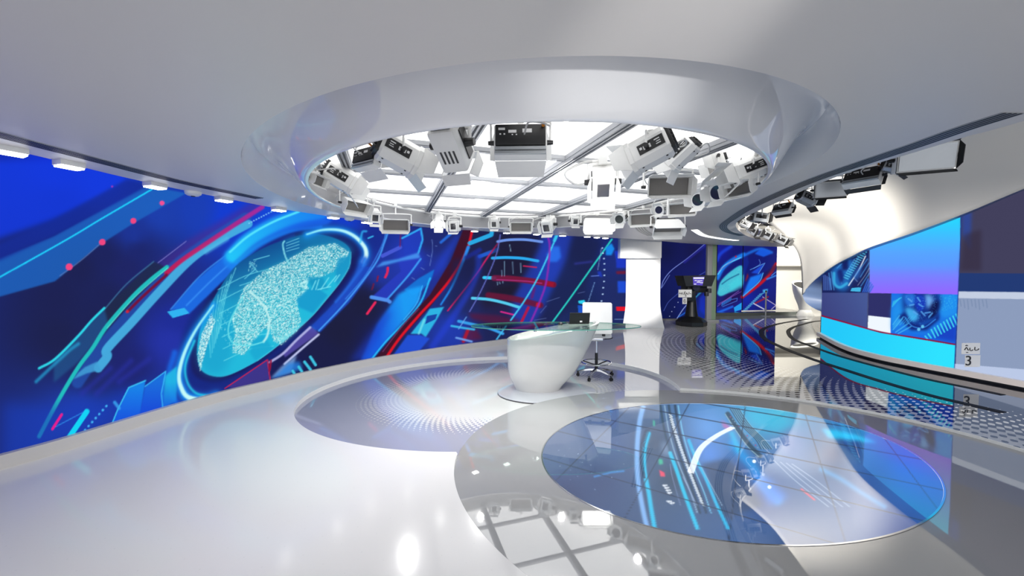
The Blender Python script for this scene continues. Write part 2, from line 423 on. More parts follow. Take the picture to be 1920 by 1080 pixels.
def beam(k, along, name, wd, dp, slots):
    d, n = (U, V_) if along == 'u' else (V_, U); a, b = n * k - d * 12, n * k + d * 12
    T = np.linspace(0, 1, 2001); T = T[inside(a + (b - a) * T[:, None], inner)]
    if len(T) < 30: return
    p, q = a + (b - a) * T[0] - gc, a + (b - a) * T[-1] - gc; mb = MB()
    def bar(off, w_, z0, z1):
        x = [p + n * (off - w_ / 2), q + n * (off - w_ / 2), q + n * (off + w_ / 2), p + n * (off + w_ / 2)]; mb.prism(x, z0, z1)
    bar(0, wd, -dp * .45, .018)
    if slots:
        for o_ in (-.36, .0, .36): bar(o_ * wd, wd * .16, -dp, -dp * .45 + .002)
    else: bar(0, wd * .7, -dp * .7, -dp * .45 + .002)
    mb.build(name, M['alu'], gr, smooth=False)
for k in vl: beam(k, 'u', 'slotted_rail', .10, .05, True)
for k in ul: beam(k, 'v', 'cross_rail', .055, .04, False)

# hanging rail around the inside of the coffer
rr = [gp(ri[i] - .10, i) for i in range(0, NG, 2)]
tag(MB().tube([(x, y, 2.66) for x, y in rr], .02, closed=True, per=1, smooth=False).build('lighting_rail', M['lamp_white']), 'white pipe rail running around the inside of the oval coffer', 'lighting rail')

# slot diffusers and the curved light strip set in the ceiling
def slot_vent(pts, gap, n, wd, label, name='slot_vent'):
    P = resample(catmull([tuple(Pz(*p, CH)[:2]) for p in pts], 10), 80); o = thing(name, (*P[40], CH), label, 'air vent')
    fb = MB()
    sl = strip(P - P[40], gap * n + .01, -.004, .002); sl.build('frame', M['alu'], o)
    for k in range(n): strip(offset(P, (k - (n - 1) / 2) * gap) - P[40], wd, -.007, -.003).build('slot', M['black'], o)
slot_vent([(-60, 236), (20, 258), (104, 280), (200, 305), (315, 335), (400, 354), (486, 371.5)], .036, 4, .016, 'long dark slot vent in the ceiling along the left video wall')
slot_vent([(1900, 211), (1808, 240), (1717, 272), (1620.7, 304), (1529, 335.5), (1452, 367), (1400, 392), (1375, 408), (1356, 423), (1365, 434), (1391, 441.5)], .034, 4, .014, 'long curved slot vent in the ceiling beside the right-hand lamp trough')
slot_vent([(1198, 424), (1207, 434), (1222, 441.5)], .05, 4, .02, 'short curved slot vent in the ceiling above the white pillar')
P = catmull([tuple(Pz(*p, CH)[:2]) for p in [(1302, 430.5), (1320, 441), (1348.5, 446.5), (1381, 450.5)]], 12)
o = thing('light_strip', (*P[len(P) // 2], CH), 'curved glowing light strip set in the ceiling near the far screens', 'ceiling light')
strip(P - P[len(P) // 2], .16, -.006, .002).build('frame', M['white'], o); strip(P - P[len(P) // 2], .12, -.012, -.005).build('diffuser', M['strip_on'], o)

# pillar with bulkhead
X0 = PY(1168, 560, 11.7)[0]; X1 = PY(1238, 560, 11.7)[0]
prof = [(-.0, .10), (.12, .075), (.35, .04), (.8, .0), (2.2, .0), (3.0, .02)]
rows = [[(X0 - e, 11.7 - e, z), (X1 + e, 11.7 - e, z), (X1 + e, 13.0, z), (X0 - e, 13.0, z)] for z, e in [tuple(p) for p in catmull(prof, 6)]]
struct(MB().loft(rows, True, True).build('pillar', M['pillar'], angle=30), 'bright white square pillar behind the presenter desk', 'pillar')
hx0, hx1 = PY(1163, 460, 11.2)[0], PY(1241, 460, 11.2)[0]; hz = PY(1200, 484, 11.2)[2]
struct(MB().box(((hx0 + hx1) / 2, 11.75, (hz + 3.0) / 2), (hx1 - hx0, 1.1, 3.0 - hz), ch=.02).build('trim_1', M['pillar']), 'white bulkhead box around the pillar top', 'bulkhead')

# right-hand sweeping fascia
LOW = [(1505, 553, 10.2), (1517, 535.6, 9.9), (1540, 515, 9.3), (1566, 497, 8.5), (1598, 480, 7.6), (1631, 464, 7.0), (1711, 437, 6.25), (1802, 403, 5.75), (1900, 362, 5.3), (2010, 318, 4.9), (2200, 240, 4.3)]
TOP = [(1385, 392, 8.0), (1405, 384, 7.8), (1432, 374, 7.5), (1465, 360, 7.1), (1500, 340, 6.6), (1545, 312, 6.1), (1620, 268, 5.5), (1710, 216, 5.0), (1810, 160, 4.6), (1920, 90, 4.3), (2150, -40, 3.9)]
SIL = [(1505, 553, 10.2), (1504.5, 530, 10.2), (1503.5, 508, 10.15), (1500, 484, 10.0), (1490, 463, 9.7), (1468, 438, 9.3), (1440, 416, 8.8), (1410, 400, 8.3), (1385, 392, 8.0)]
lowp = resample(catmull([tuple(PY(*p)) for p in LOW], 8), 61); topp = resample(catmull([tuple(PY(*p)) for p in TOP], 8), 61)
sil = resample(catmull([tuple(PY(*p)) for p in SIL], 8), 33)
grid = []
for j in range(61):
    L, T = lowp[j], topp[j]; dz = T[2] - L[2]
    P1 = L + np.array([0, 0, .62 * dz]); P2 = T + np.array([(L[0] - T[0]) * .45, (L[1] - T[1]) * .45, .0])
    t = np.linspace(0, 1, 33)[:, None]; Bz = (1 - t) ** 3 * L + 3 * (1 - t) ** 2 * t * P1 + 3 * (1 - t) * t * t * P2 + t ** 3 * T
    k = max(0, 1 - j / 14.0) ** 2; b0 = sil - ((1 - t) * sil[0] + t * sil[-1]); b1 = Bz - ((1 - t) * L + t * T)
    grid.append(((1 - t) * L + t * T) + k * b0 + (1 - k) * b1)
mb = MB().loft(grid, False); fo = mb.build('fascia', M['fascia'], angle=60, fix=False)
md = fo.modifiers.new('thick', 'SOLIDIFY'); md.thickness = .03; md.offset = 0
struct(fo, 'sweeping white fascia curving down over the right video wall', 'fascia')

# right wall line
RW_PX = [(1540, 623), (1590, 647), (1650, 664), (1722.6, 678), (1791, 690), (1819, 695)]
rw = [tuple(Pz(*p, .12)[:2]) for p in RW_PX] + [(7.3, 5.0), (7.6, 3.9), (8.0, 2.6)]
rwd = catmull(rw, 14)
struct(strip(offset(rwd, -.22), .2, 0, 3.6).build('wall_side', M['dark']))
kr = strip(offset(rwd, .02), .16, .035, .12).build('baseboard_right', M['taupe']); struct(kr, 'taupe ledge under the right video wall', 'kerb')
struct(strip(offset(rwd, -.0), .06, 0, .035).build('baseboard_right', M['dark']), 'dark recessed plinth under the right video wall', 'kerb')
# reveal with blue light put into its colour, between the fascia's lower edge and the wall
EDGE = [(1540, 584, 9.75), (1530, 580, 9.85), (1521, 575, 9.95), (1510, 566, 10.1), (1505, 553, 10.2), (1510, 543, 10.05), (1517, 535.6, 9.9), (1528, 525, 9.6), (1540, 515, 9.3), (1566, 497, 8.5), (1598, 480, 7.6), (1631, 464, 7.0), (1711, 437, 6.25), (1802, 403, 5.75), (1900, 362, 5.3), (2010, 318, 4.9)]
WALL = [(1541, 585, 9.9), (1541, 581, 9.9), (1541, 578, 9.9), (1541, 570, 9.9), (1541, 560, 9.9), (1541, 548, 9.9), (1541, 538, 9.9), (1542, 527, 9.88), (1546, 514, 9.7), (1570, 499, 8.8), (1600, 484, 7.95), (1633, 468, 7.4), (1711, 441.5, 6.6), (1802, 407, 6.02), (1900, 366, 5.6), (2010, 322, 5.2)]
ra, rb = catmull([tuple(PY(*p)) for p in EDGE], 5), catmull([tuple(PY(*p)) for p in WALL], 5)
struct(MB().loft([ra, rb], False).build('trim_2', M['reveal_blue_light'], fix=False), 'reveal with blue light painted in, under the sweeping fascia', 'reveal')

# floor tracks in the dark floor
ct = cr(1400, 580, 4.571)
for i, pl in enumerate((ct((640, 98), (560, 108), (440, 140), (380, 165), (357, 195), (400, 255), (560, 318), (800, 402), (1200, 512), (1560, 602), (1900, 672), (2200, 735)),
           ct((520, 85), (380, 105), (250, 130), (150, 165), (125, 200), (160, 255), (300, 325), (500, 405), (800, 505), (1200, 632), (1600, 745), (1900, 815), (2200, 885)))):
    P = resample(catmull([tuple(Pz(*p, .0)[:2]) for p in pl], 8), 120)
    struct(strip(P, .12 if i else .10, -.001, .004).build('trim_%d' % (3 + i), M['track']), ('black curved floor track nearer the dotted floor' if i else 'black curved floor track nearer the right video wall'), 'floor track')

# ------------------------------------------------------------------ pictures shown on the screens
class Canvas:
    def __init__(s, x0, y0, x1, y1, sc=1.0):
        s.x0, s.y0, s.sc = x0, y0, sc; s.W, s.H = int((x1 - x0) * sc), int((y1 - y0) * sc); s.a = np.zeros((s.H, s.W, 3), np.float32)
    def P(s, pts): return (np.asarray(pts, float) - [s.x0, s.y0]) * s.sc
    def base(s, ctl, pw=2.6):
        X, Y = np.meshgrid(np.linspace(0, s.W, 90), np.linspace(0, s.H, 60)); n = np.zeros(X.shape + (3,)); d = np.zeros(X.shape)
        for x, y, c in ctl:
            (px, py), = s.P([(x, y)]); k = 1 / (np.hypot(X - px, Y - py) + 6 * s.sc) ** pw; n += k[..., None] * np.array(c, float); d += k
        g = n / d[..., None]
        yi, xi = np.linspace(0, 58.999, s.H), np.linspace(0, 88.999, s.W); y0, x0 = yi.astype(int), xi.astype(int); fy, fx = (yi - y0)[:, None, None], (xi - x0)[None, :, None]
        s.a[:] = (g[y0][:, x0] * (1 - fy) * (1 - fx) + g[y0 + 1][:, x0] * fy * (1 - fx) + g[y0][:, x0 + 1] * (1 - fy) * fx + g[y0 + 1][:, x0 + 1] * fy * fx)
        return s
    def _win(s, P, pad):
        x0, y0 = np.floor(P.min(0) - pad).astype(int); x1, y1 = np.ceil(P.max(0) + pad).astype(int) + 1
        return max(x0, 0), max(y0, 0), min(x1, s.W), min(y1, s.H)
    def _blend(s, w, m, col):
        x0, y0, x1, y1 = w; v = s.a[y0:y1, x0:x1]; v += m[..., None] * (np.asarray(col, np.float32) - v)
    def poly(s, pts, col, a=1., soft=0., smooth=False, col2=None, axis=None):
        P = s.P(catmull(pts, 6, True) if smooth else pts); soft *= s.sc; w = s._win(P, soft * 2 + 1); x0, y0, x1, y1 = w
        if x1 <= x0 or y1 <= y0: return
        X, Y = np.meshgrid(np.arange(x0, x1), np.arange(y0, y1)); m = np.zeros(X.shape)
        for dx in (.25, .75):
            for dy in (.25, .75): m += inside(np.stack([X + dx, Y + dy], -1), P) * .25
        if soft > 0:
            k = np.exp(-.5 * (np.arange(-int(2 * soft) - 1, int(2 * soft) + 2) / soft) ** 2); k /= k.sum(); n = len(k) // 2
            for ax in (0, 1):
                pd = [(0, 0), (0, 0)]; pd[ax] = (n, n); q = np.pad(m, pd, mode='edge'); m2 = np.zeros_like(m)
                for i, kk in enumerate(k): m2 += kk * (q[i:i + m.shape[0]] if ax == 0 else q[:, i:i + m.shape[1]])
                m = m2
        if col2 is not None:
            A, B = s.P(axis); d = B - A; t = np.clip(((X - A[0]) * d[0] + (Y - A[1]) * d[1]) / (d @ d), 0, 1)[..., None]
            c = np.asarray(col, float) * (1 - t) + np.asarray(col2, float) * t; s._blend(w, m * a, c)
        else: s._blend(w, m * a, col)
    def stroke(s, pts, wd, col, a=1., soft=.6, smooth=True, w2=None, col2=None, a2=None):
        P = s.P(pts); P = catmull(P, 8) if smooth and len(P) > 2 else P; wd *= s.sc; soft = max(.6, soft * s.sc); w2 = wd if w2 is None else w2 * s.sc
        L = np.r_[0, np.cumsum(np.linalg.norm(np.diff(P, axis=0), axis=1))]; pad = max(wd, w2) / 2 + soft * 2.2 + 1; w = s._win(P, pad); X0, Y0, X1, Y1 = w
        if X1 <= X0 or Y1 <= Y0: return
        best = np.zeros((Y1 - Y0, X1 - X0), np.float32); tt = np.zeros_like(best)
        for i in range(len(P) - 1):
            A, B = P[i], P[i + 1]; ww = s._win(np.array([A, B]), pad); x0, y0, x1, y1 = ww
            if x1 <= x0 or y1 <= y0: continue
            X, Y = np.meshgrid(np.arange(x0, x1) + .5, np.arange(y0, y1) + .5); d = B - A; q = max(d @ d, 1e-9)
            t = np.clip(((X - A[0]) * d[0] + (Y - A[1]) * d[1]) / q, 0, 1); D = np.hypot(X - A[0] - t * d[0], Y - A[1] - t * d[1])
            T = (L[i] + t * (L[i + 1] - L[i])) / max(L[-1], 1e-9); h = (wd + (w2 - wd) * T) / 2
            m = np.clip((h + .5 - D) / 1.0, 0, 1) if soft <= .7 else np.clip(1 / (1 + np.exp((D - h) / soft * 2.5)), 0, 1) * (D < h + soft * 2.2)
            m = m * np.clip(h * 2, 0, 1); sl = (slice(y0 - Y0, y1 - Y0), slice(x0 - X0, x1 - X0)); up = m > best[sl]
            best[sl] = np.where(up, m, best[sl]); tt[sl] = np.where(up, T, tt[sl])
        al = a if a2 is None else a + (a2 - a) * tt
        c = col if col2 is None else np.asarray(col, float) * (1 - tt[..., None]) + np.asarray(col2, float) * tt[..., None]
        s._blend(w, best * al, c)
    def dots(s, pts, r, col, a=1.):
        for p in pts: s.stroke([p, (p[0] + .01, p[1])], 2 * r, col, a, smooth=False)
    def speckle(s, poly, n, col, r=(.5, 1.1), a=(.4, 1.)):
        q = np.array(poly, float); lo, hi = q.min(0), q.max(0); pts = RNG.uniform(lo, hi, (n, 2)); pts = pts[inside(pts, q)]; Q = s.P(pts).astype(int)
        for (x, y), k in zip(Q, RNG.uniform(a[0], a[1], len(Q))):
            if 1 <= x < s.W - 1 and 1 <= y < s.H - 1:
                s.a[y, x] += k * (np.asarray(col) - s.a[y, x]); e = (0, 1) if RNG.random() < .5 else (1, 0)
                s.a[y + e[1], x + e[0]] += .6 * k * (np.asarray(col) - s.a[y + e[1], x + e[0]])
    def at(s, px):
        q = np.clip(s.P(px) - .5, 0, [s.W - 1.001, s.H - 1.001]); i = q.astype(int); f = (q - i)[..., None]; x, y = i[..., 0], i[..., 1]; fx, fy = f[..., 0, :], f[..., 1, :]
        return (s.a[y, x] * (1 - fx) * (1 - fy) + s.a[y, x + 1] * fx * (1 - fy) + s.a[y + 1, x] * (1 - fx) * fy + s.a[y + 1, x + 1] * fx * fy)
def picture(o, V, canvas, gain=1.0):
    c = lin(np.clip(canvas.at(proj(V)), 0, 255)) * gain; at = o.data.color_attributes.new('picture', 'FLOAT_COLOR', 'POINT')
    at.data.foreach_set('color', np.c_[c, np.ones(len(c))].astype(np.float32).ravel())
def wall_screen(name, plan, pxs, z0, z1, nz, canvas, parent, gain=1.0):
    """screen standing on a plan curve; columns spaced by how the curve is seen, rows evenly up"""
    q = proj(np.c_[plan, np.full(len(plan), .8)])[:, 0]; o_ = np.argsort(q); q = q[o_]; Pn = plan[o_]
    X, Y = np.interp(pxs, q, Pn[:, 0]), np.interp(pxs, q, Pn[:, 1]); z = np.linspace(z0, z1, nz); n = len(pxs)
    V = np.stack([np.tile(X, nz), np.tile(Y, nz), np.repeat(z, n)], 1)
    a = (np.arange(nz - 1)[:, None] * n + np.arange(n - 1)[None]).ravel(); F = np.stack([a, a + 1, a + n + 1, a + n], 1)
    me = bpy.data.meshes.new(name); L0 = np.array(parent.location) if parent else np.zeros(3)
    me.vertices.add(len(V)); me.vertices.foreach_set('co', (V - L0).ravel()); me.loops.add(F.size); me.loops.foreach_set('vertex_index', F.ravel())
    me.polygons.add(len(F)); me.polygons.foreach_set('loop_start', np.arange(len(F)) * 4); me.polygons.foreach_set('loop_total', np.full(len(F), 4)); me.update(calc_edges=True)
    me.materials.append(M['led']); o = bpy.data.objects.new(name, me); COL.objects.link(o); o.parent = parent; picture(o, V, canvas, gain); return o

# ---- left video wall
cv = Canvas(-230, 250, 1200, 900)
NV = (28, 33, 82)
cv.base([(-200, 300, (18, 50, 200)), (-200, 500, (24, 40, 130)), (-200, 700, NV), (-150, 860, (24, 40, 130)), (110, 320, (18, 50, 215)), (190, 335, (22, 60, 220)), (110, 385, (16, 40, 150)), (150, 500, NV), (110, 560, NV), (300, 400, (28, 62, 172)), (250, 440, (28, 52, 150)), (370, 390, (26, 62, 180)), (240, 500, (30, 36, 100)), (200, 560, (28, 34, 86)), (110, 630, (28, 33, 78)), (300, 540, (30, 42, 125)), (320, 640, (36, 50, 165)), (240, 690, (30, 36, 110)), (170, 700, (30, 40, 100)), (150, 770, (30, 60, 170)), (260, 760, (26, 60, 180)), (330, 600, (30, 44, 150)), (430, 640, (28, 40, 130)), (430, 400, (18, 60, 210)), (520, 400, (18, 70, 215)), (640, 420, (20, 60, 200)), (700, 450, (24, 44, 140)), (560, 690, (24, 28, 80)), (640, 620, (28, 30, 62)), (680, 570, (28, 30, 62)), (600, 670, (27, 30, 70)), (700, 640, (26, 30, 80)), (720, 500, (34, 54, 160)), (770, 480, (36, 62, 195)), (800, 450, (32, 42, 110)), (820, 520, (34, 50, 150)), (860, 560, (32, 42, 95)), (850, 620, (32, 58, 170)), (900, 470, (32, 36, 76)), (960, 500, (30, 30, 60)), (930, 560, (36, 34, 72)), (1040, 500, (34, 58, 150)), (1060, 560, (30, 48, 110)), (1090, 470, (28, 34, 76)), (1000, 600, (38, 40, 92)), (1090, 580, (28, 40, 84)), (1150, 560, (30, 42, 100)), (1150, 480, (28, 44, 120)), (930, 620, (30, 36, 84)), (880, 500, (28, 32, 72)), (180, 600, (28, 34, 84)), (260, 470, (28, 38, 108)), (200, 480, (28, 35, 92))], 3.6)
A, B, Cc, D, E_, F_ = cr(90, 280, 2.7), cr(320, 380, 2.7), cr(90, 560, 3.6), cr(500, 500, 4.909), cr(640, 400, 3.857), cr(860, 420, 4.5)
cv.poly(A((-800, 60), (-800, 640), (30, 352), (130, 308), (260, 240), (400, 150), (420, 60)), (20, 58, 222), .85, 5)
cv.poly(A((-800, 900), (-800, 780), (30, 440), (500, 185), (700, 222), (440, 370), (270, 478), (35, 668)), (30, 100, 192), .85, 1)
cv.poly(A((-700, 680), (30, 356), (400, 152), (520, 178), (30, 438), (-700, 770)), (22, 44, 150), .8, 3)
cv.stroke(A((-700, 900), (33, 492), (270, 352), (525, 203)), 3, (30, 205, 250))
cv.stroke(A((60, 640), (170, 560), (275, 468)), 2, (120, 140, 190), .5)
cv.dots(A((107, 595)), 6.5, (240, 70, 130)); cv.dots(A((275, 470)), 6, (240, 70, 130)); cv.dots(A((432, 362)), 5.5, (240, 70, 130)); cv.dots(A((577, 272)), 4.5, (240, 80, 150)); cv.dots(A((325, 188)), 2, (150, 60, 190))
cv.poly(A((560, 570), (700, 465), (1060, 250), (1080, 300), (800, 480), (610, 640)), (80, 44, 140), .55, 5)
cv.stroke(A((700, 465), (555, 576)), 1.6, (120, 120, 200), .9, smooth=False)
# left arcs: blue inner band, light blue band, teal and cyan rods
cv.stroke(A((1000, 350), (800, 478), (640, 596), (500, 740), (400, 850), (280, 990), (150, 1180)), 22, (36, 84, 180), .75, 2)
band = A((1015, 378), (860, 462), (720, 560), (560, 725), (420, 880), (300, 1010)) + Cc((400, 390), (340, 468))
cv.stroke(band, 15, (70, 175, 226), .95, 1, w2=17)
cv.poly(Cc((355, 482), (330, 425), (250, 462), (205, 500), (170, 545), (260, 505)), (66, 160, 215), .85, 1)
cv.stroke(A((905, 455), (800, 520)), 9, (90, 190, 235), .5, 2)
cv.stroke(A((1085, 292), (960, 372), (800, 478), (680, 560), (600, 626)), 8.5, (165, 44, 160), .95, 1.4, col2=(200, 28, 80))
cv.stroke(A((600, 636), (480, 745), (402, 822)), 5.5, (120, 16, 54), .95, 1); cv.dots(A((402, 821)), 3, (205, 40, 60))
cv.poly(A((532, 568), (556, 576), (600, 600), (440, 760), (300, 900), (276, 812)), (32, 42, 72), .8, 1.5)
cv.stroke(A((535, 568), (400, 680), (290, 805)), 2.2, (60, 112, 155), .9, .8)
cv.poly(A((285, 806), (310, 900), (150, 1080), (30, 1180), (30, 1068), (160, 935)), (34, 84, 140), .75, 2)
cv.stroke(A((285, 804), (220, 868), (150, 948), (35, 1062)) + Cc((-60, 470),), 4.5, (46, 214, 232), 1, .8)
cv.stroke(Cc((205, 305), (150, 345), (90, 400), (30, 455), (-80, 560)), 6, (36, 150, 200), .8, 2)
cv.stroke(A((602, 596), (520, 660), (430, 744), (300, 892)) + Cc((300, 335), (210, 455), (120, 600), (30, 760), (-60, 930)), 7.5, (34, 190, 190), 1, .8)
cv.stroke(A((606, 600), (440, 748), (300, 905)), 1.6, (110, 235, 220), .8, .6)
GL = B((250, 430), (330, 320), (450, 240), (570, 190), (700, 158), (800, 170), (880, 205), (912, 250), (905, 320), (860, 400), (780, 500), (700, 590), (560, 710), (440, 800), (300, 870), (220, 878), (155, 845), (134, 765), (145, 660), (180, 560))
gcx, gcy = np.mean(np.array(GL), 0)
cv.poly([(gcx + (x - gcx) * 1.24, gcy + (y - gcy) * 1.17) for x, y in GL], (22, 40, 128), .9, 4, True)
cv.poly([(gcx + (x - gcx) * 1.1, gcy + (y - gcy) * 1.07) for x, y in GL], (24, 28, 92), .9, 3, True)
# blue slab with its cyan end, cyan arc above the globe
cv.poly(B((300, 248), (348, 318), (230, 430), (92, 565), (70, 537), (-2, 545), (120, 400)), (28, 108, 228), .95, 1.2)
cv.stroke(B((320, 290), (200, 400), (80, 520)), 3, (60, 150, 250), .7, 1); cv.stroke(B((300, 250), (150, 370), (0, 540)), 2.4, (60, 150, 245), .8, .8)
cv.poly(A((603, 822), (690, 802), (716, 830), (632, 854)), (48, 180, 242))
cv.stroke(B((318, 285), (405, 200), (525, 128), (645, 82), (770, 60)), 40, (28, 130, 240), .9, 4, col2=(24, 96, 230))
cv.stroke(B((312, 270), (400, 186), (520, 116), (640, 70), (760, 50)), 24, (34, 200, 250), .95, 4, col2=(26, 130, 242))
cv.stroke(B((300, 250), (395, 168), (520, 97), (650, 45)), 4, (90, 235, 255), .9, 1)
cv.stroke(B((330, 300), (450, 210), (600, 145), (760, 120)), 6, (26, 150, 236), .9, 2, col2=(26, 90, 220))
cv.stroke(B((345, 330), (470, 232), (620, 168)), 8, (26, 44, 140), .8, 2)
for i in range(11): cv.dots(B((397 + i * 12.4, 104 - i * 6.4)), 1.3, (150, 220, 255))
# globe
cv.poly(GL, (16, 70, 140), 1, .6, True, (34, 186, 220), B((400, 230), (520, 520)))
cv.poly(B((560, 200), (700, 160), (880, 205), (910, 260), (700, 215)), (22, 120, 176), .8, 6, True)
cv.poly(B((190, 560), (300, 470), (330, 700), (260, 860), (160, 840), (140, 700)), (26, 160, 205), .7, 8, True)
for k in range(7):
    u = k / 6.; cv.stroke(B((240 + 30 * u, 440 + 60 * k), (380 + 20 * u, 370 + 62 * k), (520, 330 + 66 * k)), 1.5, (120, 230, 240), .7)
    cv.stroke(B((330 - 22 * k, 330 + 34 * k), (280 - 14 * k, 470 + 30 * k), (250 - 8 * k, 640 + 24 * k)), 1.5, (120, 230, 240), .7)
land = B((590, 290), (700, 225), (830, 205), (905, 250), (885, 290), (820, 350), (750, 380), (680, 400), (700, 440), (640, 520), (660, 600), (640, 650), (560, 720), (520, 700), (505, 640), (470, 640), (430, 690), (370, 770), (310, 760), (325, 670), (310, 590), (370, 430), (480, 340))
strip_l = B((205, 560), (225, 600), (190, 700), (165, 790), (150, 855), (136, 790), (150, 680))
cv.poly(land, (70, 190, 205), .6, 3)
for pg, n in ((land, 19000), (strip_l, 3000)):
    cv.speckle(pg, n, (215, 255, 250), a=(.3, 1.)); cv.speckle(pg, n // 4, (16, 110, 150), a=(.3, .95)); cv.speckle(pg, n // 5, (245, 255, 252), a=(.7, 1.))
cv.speckle(B((230, 560), (300, 540), (340, 600), (310, 760), (240, 620)), 160, (150, 240, 240)); cv.speckle(B((400, 300), (430, 290), (440, 350), (390, 350)), 90, (150, 230, 240))
cv.poly(B((690, 440), (740, 428), (795, 468), (720, 560), (650, 530), (636, 490)), (24, 156, 206), .95, 1.5)
cv.poly(B((690, 375), (770, 378), (800, 440), (720, 440)), (22, 150, 196), .85, 2); cv.poly(B((850, 280), (908, 270), (905, 330), (840, 420), (835, 340)), (26, 150, 200), .9, 2)
cv.poly(B((540, 690), (640, 630), (700, 590), (560, 712)), (150, 235, 240), .7, 3); cv.poly(B((420, 690), (470, 672), (520, 740), (430, 800), (400, 760)), (26, 168, 210), .85, 2)
for x0, y0, x1, y1 in ((715, 440, 735, 395), (735, 440, 750, 390), (760, 440, 800, 380), (790, 430, 840, 370), (745, 440, 810, 425), (830, 400, 855, 365)): cv.stroke(B((x0, y0), (x1, y1)), 2, (120, 225, 240), .9, smooth=False)
cv.stroke(B((660, 410), (690, 400), (680, 425)), 4, (190, 245, 245), .8, 1)
cv.stroke(B((398, 450), (440, 485), (480, 540), (500, 600), (490, 670), (470, 705)), 4, (190, 240, 240), .95, 1); cv.stroke(B((470, 705), (400, 722), (320, 712), (292, 660), (305, 590), (370, 470)), 2.6, (110, 225, 235), .9)
cv.stroke(B((575, 195), (568, 215), (580, 270), (600, 310)), 3, (130, 220, 235), .9)
for k in range(4): cv.stroke(B((585, 205 + 14 * k), (650, 180 + 16 * k)), 1.4, (120, 210, 235), .8, smooth=False)
for x0, y0, x1, y1 in ((375, 385, 430, 335), (400, 300, 435, 345), (420, 290, 500, 268), (350, 420, 410, 400)): cv.stroke(B((x0, y0), (x1, y1)), 1.6, (110, 215, 235), .8, smooth=False)
cv.stroke(GL[7:14], 1.4, (90, 215, 235), .7); cv.stroke(GL[13:18], 1.4, (60, 190, 225), .6)
# glowing ring round the globe
arcL = B((215, 520), (130, 640), (70, 760), (42, 870), (55, 940), (90, 985), (170, 1000), (230, 985))
cv.stroke(arcL, 10, (22, 150, 250), .95, 7, w2=22); cv.stroke(arcL, 3, (150, 240, 250), 1, 1.4, w2=10, col2=(215, 255, 250))
cv.stroke(B((120, 700), (75, 820), (85, 910), (130, 965), (200, 978)), 4, (40, 210, 240), .9, 2); cv.stroke(B((20, 760), (-10, 880), (20, 1000), (70, 1040)), 10, (24, 110, 235), .8, 4)
arcR = B((690, 160), (770, 138), (860, 140), (930, 170), (980, 222), (990, 265), (975, 300))
cv.stroke(arcR, 12, (24, 150, 250), .95, 7); cv.stroke(arcR, 3, (140, 240, 255), 1, 1.4, w2=8, col2=(225, 255, 250))
cv.stroke(B((980, 290), (935, 390), (860, 500), (760, 610), (720, 640)), 13, (34, 96, 215), .9, 4); cv.stroke(B((985, 285), (955, 370), (890, 470), (800, 570)), 3, (50, 140, 240), .8, 1)
cv.stroke(B((960, 200), (970, 150), (990, 145)), 4, (50, 190, 250), .7, 1); cv.stroke(B((1000, 180), (1024, 170)), 3, (60, 200, 250), .8, smooth=False)
# bands running down from the ring to the kerb
cv.poly(D((980, 0), (900, 140), (760, 330), (490, 606), (418, 540), (560, 400), (690, 260), (800, 120), (870, 0)), (30, 72, 190), .92, 1)
cv.stroke(E_((350, 100), (310, 215), (255, 350), (120, 535), (-10, 690)) + D((480, 590),), 3, (70, 160, 250), .95, .8)
cv.stroke(E_((330, 110), (290, 240), (180, 440), (30, 620)), 2, (60, 140, 240), .8, .8); cv.stroke(E_((170, 370), (60, 520), (-40, 640)), 5, (40, 110, 225), .7, 2)
cv.poly(D((412, 555), (482, 612), (330, 720), (170, 835), (150, 800), (280, 680)), (84, 74, 165), .9, 1)
cv.stroke(D((400, 560), (270, 680), (150, 800), (30, 880)), 4.5, (190, 190, 240), .9, 1); cv.stroke(D((478, 625), (330, 750), (165, 895)), 4, (200, 205, 245), .95, 1)
cv.poly(B((285, 930), (490, 795), (502, 895), (330, 945)), (64, 54, 140), .9, 1); cv.stroke(B((275, 940), (490, 795), (504, 900)), 2, (205, 34, 80), .95, smooth=False); cv.stroke(B((508, 800), (500, 850)), 4, (150, 20, 60), .9, smooth=False)
cv.poly(B((505, 890), (560, 830), (640, 770), (610, 860)), (150, 190, 240), .7, 2); cv.poly(D((40, 1040), (200, 890), (300, 870), (330, 940)), (40, 130, 225), .8, 3)
for x0, y0, x1, y1 in ((402, 830, 450, 905), (348, 876, 405, 950), (295, 922, 322, 962), (240, 960, 256, 985)): cv.stroke(D((x0, y0), (x1, y1)), 5, (62, 195, 226), 1, smooth=False)
# bottom left
cv.poly(Cc((-300, 700), (-300, 1300), (60, 960), (430, 830), (500, 640), (300, 690), (60, 730)), (26, 62, 185), .6, 12)
cv.stroke(Cc((262, 762), (140, 940)), 10, (18, 212, 245), 1, .6, smooth=False); cv.stroke(Cc((45, 868), (240, 765)), 1.5, (50, 150, 240), .9, smooth=False); cv.stroke(Cc((92, 783), (30, 880)), 5, (230, 30, 145), 1, smooth=False)
for i in range(7): cv.dots(Cc((394 - i * 24, 725 + i * 27)), 2.2, (70, 185, 250))
cv.poly(Cc((435, 840), (470, 760), (545, 600), (658, 553), (620, 790)), (24, 134, 236), .95, .8, col2=(24, 90, 225), axis=Cc((560, 600), (560, 800)))
cv.poly(Cc((618, 800), (655, 592), (795, 488), (775, 740)), (26, 116, 228), .9, .8, col2=(24, 80, 220), axis=Cc((700, 560), (700, 740)))
cv.poly(Cc((770, 750), (790, 520), (870, 455), (868, 690)), (32, 188, 232), .9, 1.5, col2=(24, 110, 230), axis=Cc((820, 560), (820, 720)))
cv.stroke(Cc((432, 845), (470, 750), (545, 600), (658, 553)), 2.4, (60, 200, 250), .95, smooth=False); cv.stroke(Cc((655, 592), (795, 490), (765, 640), (775, 740)), 2, (60, 190, 250), .9, smooth=False)
